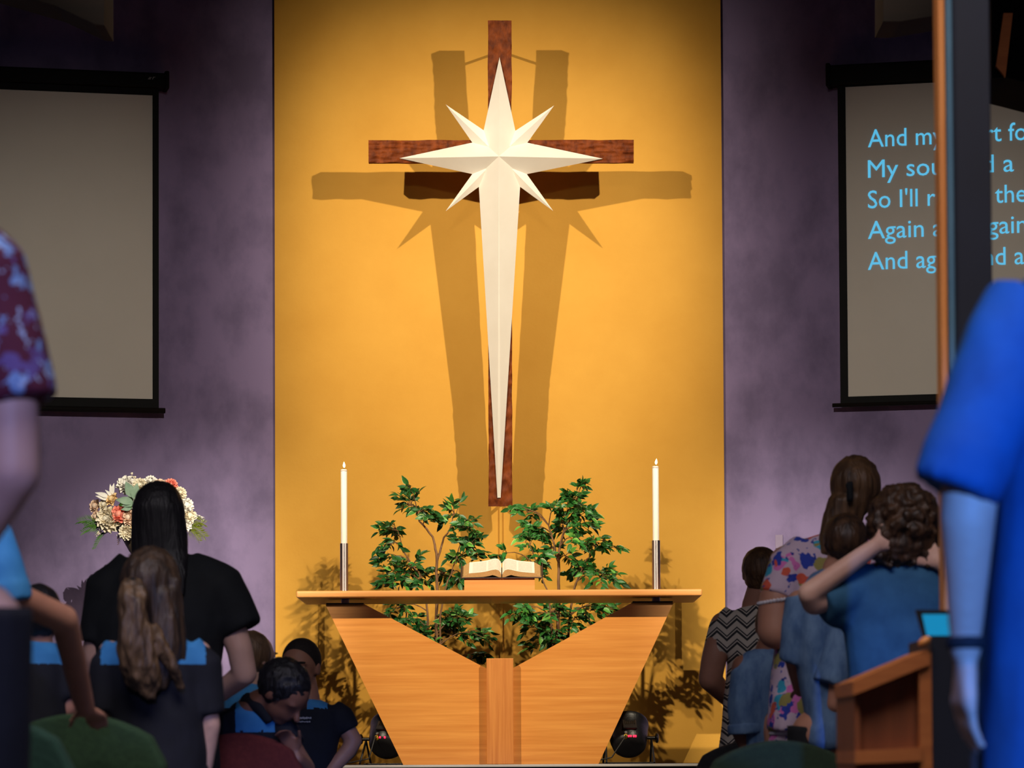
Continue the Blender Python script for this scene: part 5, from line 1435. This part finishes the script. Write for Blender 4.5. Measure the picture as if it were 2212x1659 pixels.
f.arm([f.L(2060, 1265), f.L(2098, 1300, -.04), f.L(2092, 1262, -.10), f.L(2034, 1216, -.10)], [.05, .04, .034, .027]); f.hand(f.L(2040, 1220, -.10), (-.85, .1, .35), (0, 1, 0), .9, -1)
f.finish(.008)
b = f.shirt_from(tr)
b.tube([f.L(1880, 1262, -.01), f.L(1820, 1285, -.04), f.L(1775, 1305, -.07)], [.08, .075, .062], 20)
b.ell(f.L(1820, 1320, -.03), (.07, .06, .06), 16)
b.tube([f.L(2040, 1262), f.L(2075, 1280, -.02), f.L(2098, 1296, -.04)], [.08, .07, .06], 20)
f.wear('shirt', b, K_teal, fold=((8, 8, 5), .007))
f.trousers(K_dark); f.shoes(M_shoe)
b = MB(); hr = random.Random(9)
b.ell(f.L(1953, 1130, -.01), (78 * f.k, .120, 86 * f.k), 22); f.haircap(b)
b.ell(f.L(1952, 1175, -.05), (74 * f.k, .08, 46 * f.k), 18)
for i in range(240):
    a_ = hr.uniform(0, 2 * math.pi); e_ = hr.uniform(-1.1, 1.35)
    p = f.L(1953, 1134, -.02) + Vector((math.cos(a_) * math.cos(e_) * 76 * f.k, math.sin(a_) * math.cos(e_) * .118, math.sin(e_) * 84 * f.k))
    b.ell(p, hr.uniform(.010, .019), 7)
for i in range(44):
    b.ell(f.L(hr.uniform(1885, 2025), hr.uniform(1198, 1226), hr.uniform(-.11, -.06)), hr.uniform(.009, .017), 7)
f.wear('curly_hair', b, H_dkbrown, .007, smooth=2, hairn=((75, 75, 75), .005), cuts=f.facecut())

# ------------------------------------------------------------------ near person in royal blue
f = Fig(5.6, 2290, 'near person at the right edge in a loose royal blue dress, arm hanging down', SKIN['fair'])
f.head(f.L(2330, 400), 0.155, neck=f.L(2330, 570))
rows = [(575, 2270, 2395, .07, 0), (600, 2205, 2450, .10, 0), (660, 2172, 2480, .12, 0), (800, 2160, 2480, .13, 0), (1000, 2150, 2490, .14, 0), (1200, 2146, 2500, .145, 0), (1400, 2128, 2510, .15, 0), (1560, 2112, 2525, .155, 0), (1659, 2106, 2535, .16, 0), (1900, 2095, 2550, .17, 0)]
tr = f.torso(rows, .03); f.legs(0.52, .09, .075, .042, cx=f.L(2310, 1500).x)
la = [f.L(2200, 690, -.02), f.L(2096, 1050, -.10), f.L(2090, 1120, -.10), f.L(2086, 1370, -.06), f.L(2086, 1400, -.06)]
f.arm(la, [.06, .048, .046, .027, .027])
f.hand(f.L(2088, 1398, -.06), (-.05, .05, -1), (1, .25, 0), 1.0, -1, .34)
f.arm([f.L(2470, 690), f.L(2530, 1050), f.L(2530, 1370, .06)], [.06, .046, .027]); f.hand(f.L(2530, 1380, .06), (0, .1, -1), (-1, 0, 0), 1, 1)
f.finish(.007)
b = f.shirt_from(tr)
f.wear('dress', b, K_royal, .012, fold=((7, 7, 3), .010))
b = MB().tube([f.L(2225, 650, -.01), f.L(2180, 740, -.03), f.L(2135, 880, -.07), f.L(2085, 1000, -.10), f.L(2062, 1062, -.105)], [.074, .080, .080, .076, .072], 22)
f.wear('sleeve', b, K_royal, .010, smooth=4, fold=((9, 9, 5), .008))
b = MB().tube([f.L(2450, 650), f.L(2490, 760), f.L(2535, 1060)], [.065, .078, .074], 20); f.wear('sleeve', b, K_royal, .010)
b = MB().tube([f.L(2086, 1374, -.06), f.L(2086, 1402, -.06)], [.032, .032], 20); f.wear('wrist_band', b, K_navy, .006, 2)
f.shoes(M_shoe)
b = MB().ell(f.L(2330, 388, -.012), (.088, .102, .108), 18); b.ell(f.L(2330, 470, -.05), (.085, .06, .09), 16)
f.wear('hair', b, H_brown, .01, hairn=((50, 50, 10), .004))

# ------------------------------------------------------------------ chairs
M_chrome = mat('chair_steel', (120, 120, 124), .35, .9, col2=(136, 136, 140), scale=(20, 20, 20))
def chair(label, px, Y, top_py, yaw, colname, c, c2, group=None, w=0.48):
    base = Vector((P(px, 1600, Y).x, Y, 0)); ztop = P(px, top_py, Y).z
    r = thing('stacking_chair', label, 'chair', base, group)
    m_ = mat('upholstery_' + colname, c, .9, col2=c2, scale=(60, 60, 60), bump=.2)
    T = Matrix.Translation(base) @ Matrix.Rotation(yaw, 4, 'Z')
    n = 13; b = MB(); prof = []
    for i in range(n):
        t = -1 + 2 * i / (n - 1); prof.append((t * w / 2, ztop - 0.085 * t * t - (0.05 if abs(t) == 1 else 0)))
    poly = [Vector((x, 0, z)) for x, z in prof] + [Vector((w / 2 - .02, 0, .50)), Vector((-w / 2 + .02, 0, .50))]
    bm_ = bmesh.new(); vv = [bm_.verts.new(p) for p in poly]; fc_ = bm_.faces.new(vv)
    ex_ = bmesh.ops.extrude_face_region(bm_, geom=[fc_])
    bmesh.ops.translate(bm_, vec=(0, .05, 0), verts=[g for g in ex_['geom'] if isinstance(g, bmesh.types.BMVert)])
    bmesh.ops.bevel(bm_, geom=list(bm_.edges), offset=.014, segments=3, affect='EDGES', profile=.6)
    b.bm(bm_, T @ Matrix.Translation((0, -.22, 0)) @ Matrix.Rotation(R(4), 4, 'X')); bm_.free()
    b.build('backrest', m_, r, auto=50)
    MB().box((0, .02, .44), (w - .02, .44, .06), .02, 3, M=T).build('seat', m_, r, auto=50)
    for sx in (-1, 1):
        MB().tube([T @ Vector((sx * (w / 2 - .01), -.23, 0)), T @ Vector((sx * (w / 2 - .01), -.215, .42)), T @ Vector((sx * (w / 2 - .015), -.185, ztop - .16))], .011, 10).build('leg', M_chrome, r, smooth=True)
        MB().tube([T @ Vector((sx * (w / 2 - .01), .22, 0)), T @ Vector((sx * (w / 2 - .01), .20, .42))], .011, 10).build('leg', M_chrome, r, smooth=True)
        MB().tube([T @ Vector((sx * (w / 2 - .01), -.21, .41)), T @ Vector((sx * (w / 2 - .01), .20, .41))], .010, 10).build('side_rail', M_chrome, r, smooth=True)
        MB().ell(T @ Vector((sx * (w / 2 - .03), -.235, ztop - .17)), (.010, .008, .010), 10).build('stud', M_chrome, r, smooth=True)
    return r
chair('green upholstered chair nearest the bottom left corner', 0, 7.7, 1540, R(-8), 'green', (24, 58, 44), (30, 66, 50), 'chairs at lower left')
chair('green upholstered chair in front of the ponytailed girl', 225, 9.1, 1544, R(-10), 'moss', (32, 58, 30), (40, 68, 36), 'chairs at lower left')
chair('red upholstered chair under the bending boy', 555, 12.3, 1584, R(-12), 'red', (92, 28, 22), (104, 36, 28))
chair('black upholstered chair in front of the chevron dress', 1600, 13.6, 1600, R(8), 'charcoal', (18, 18, 20), (26, 26, 28))
chair('dark green chair in front of the floral dress near the reading desk', 1655, 10.5, 1600, R(6), 'dark_green', (22, 40, 20), (28, 48, 26))

# ------------------------------------------------------------------ pillar, reading desk, tablet, pew end
M_navyp = mat('navy_paint', (9, 15, 30), .55, col2=(12, 19, 36), scale=(6, 6, 6))
M_paleblue = mat('pale_metal', (70, 104, 124), .4, col2=(80, 114, 132), scale=(6, 6, 6))
M_trimw = mat('trim_timber', (196, 122, 58), .5, col2=(210, 138, 72), scale=(30, 30, 3))
CYp = 8.0; kx = mpp(CYp)
def cpx(px): return P(px, 310, CYp).x
col = thing('pillar', 'dark navy square pillar with a timber edge in front of the right screen', 'pillar', (cpx(2090), CYp, 0))
MB().box(((cpx(2041) + cpx(2141)) / 2, CYp + .05, 2.25), (100 * kx, .10, 4.5), .003).build('core', M_navyp, col)
MB().box((cpx(2051), CYp - .006, 2.25), (14 * kx, .016, 4.5), .003).build('edge_strip', M_paleblue, col)
MB().box((cpx(2034.5), CYp + .03, 2.25), (15 * kx, .09, 4.5), .004).build('timber_edge', M_trimw, col)
# reading desk
LY = 7.4
def lp(px, py, dy=0): return P(px, py, LY + dy)
desk = thing('reading_desk', 'wooden reading desk with a sloping top beside the person in royal blue', 'lectern', (lp(1925, 1600).x, LY + .1, 0))
M_deskw = mat('desk_timber', (150, 84, 38), .5, col2=(172, 102, 50), scale=(4, 4, 30)); M_deskp = mat('desk_panel', (112, 60, 28), .55, col2=(128, 70, 34), scale=(30, 30, 3))
def vpoly(pts, z_floor=None):
    out = [lp(x, y) for x, y in pts]
    return out
b = MB(); pa = vpoly([(1856, 1495), (1992, 1438), (1996, 1640), (1858, 1640)]); 
pa[2].z = 0.12; pa[3].z = 0.12
b.prism(pa, .03, .045, (0, 1, 0)).build('side_panel', M_deskp, desk)
MB().prism(vpoly([(1841, 1472), (2004, 1402), (2006, 1436), (1842, 1502)]), -.012, .42, (0, 1, 0)).build('top_rail', M_deskw, desk)
q = vpoly([(1984, 1420), (2011, 1408), (2014, 1640), (1988, 1640)]); q[2].z = 0; q[3].z = 0
MB().prism(q, -.004, .42, (0, 1, 0)).build('right_stile', M_deskw, desk)
q = vpoly([(1846, 1498), (1858, 1494), (1860, 1640), (1849, 1640)]); q[2].z = 0; q[3].z = 0
MB().prism(q, .01, .42, (0, 1, 0)).build('left_stile', M_deskp, desk)
MB().prism(vpoly([(1846, 1622), (1990, 1614), (1990, 1644), (1846, 1650)]), -.01, .42, (0, 1, 0)).build('bottom_rail', M_deskw, desk)
q = vpoly([(2011, 1376), (2120, 1376), (2120, 1640), (2014, 1640)]); q[2].z = 0; q[3].z = 0
MB().prism(q, .0, .42, (0, 1, 0)).build('front_panel', M_navyp, desk)
MB().ell(lp(1997, 1386, -.01), (.016, .012, .010), 14, Matrix.Rotation(R(-35), 3, 'Y')).build('knob', M_trimw, desk, smooth=True)
tab = thing('tablet', 'black tablet with a glowing cyan screen standing on the reading desk', 'tablet', lp(2030, 1376))
poly = [lp(x, y, .05) for x, y in ((1977, 1317), (2066, 1318), (2076, 1377), (1994, 1377))]
MB().prism(poly, 0, .008, (0, 1, 0)).build('bezel', M_black, tab)
poly = [lp(x, y, .049) for x, y in ((1992, 1327), (2064, 1327), (2072, 1373), (2002, 1373))]
MB().prism(poly, 0, .003, (0, 1, 0)).build('screen', emission('tablet_screen', (0, 150, 205), .75), tab)
# pew end at the left edge
pew = thing('pew_end', 'narrow timber post with a rounded cap at the left edge', 'post', (P(-8, 1600, 7.0).x, 7.0, 0))
pz = P(-8, 1408, 7.0)
MB().box((pz.x, 7.03, pz.z / 2), (30 * mpp(7.0), .06, pz.z), .004).build('post', M_trimw, pew)
MB().ell((pz.x, 7.03, pz.z + .012), (.025, .04, .02), 16, Matrix.Rotation(R(22), 3, 'Y')).build('cap', M_trimw, pew, smooth=True)
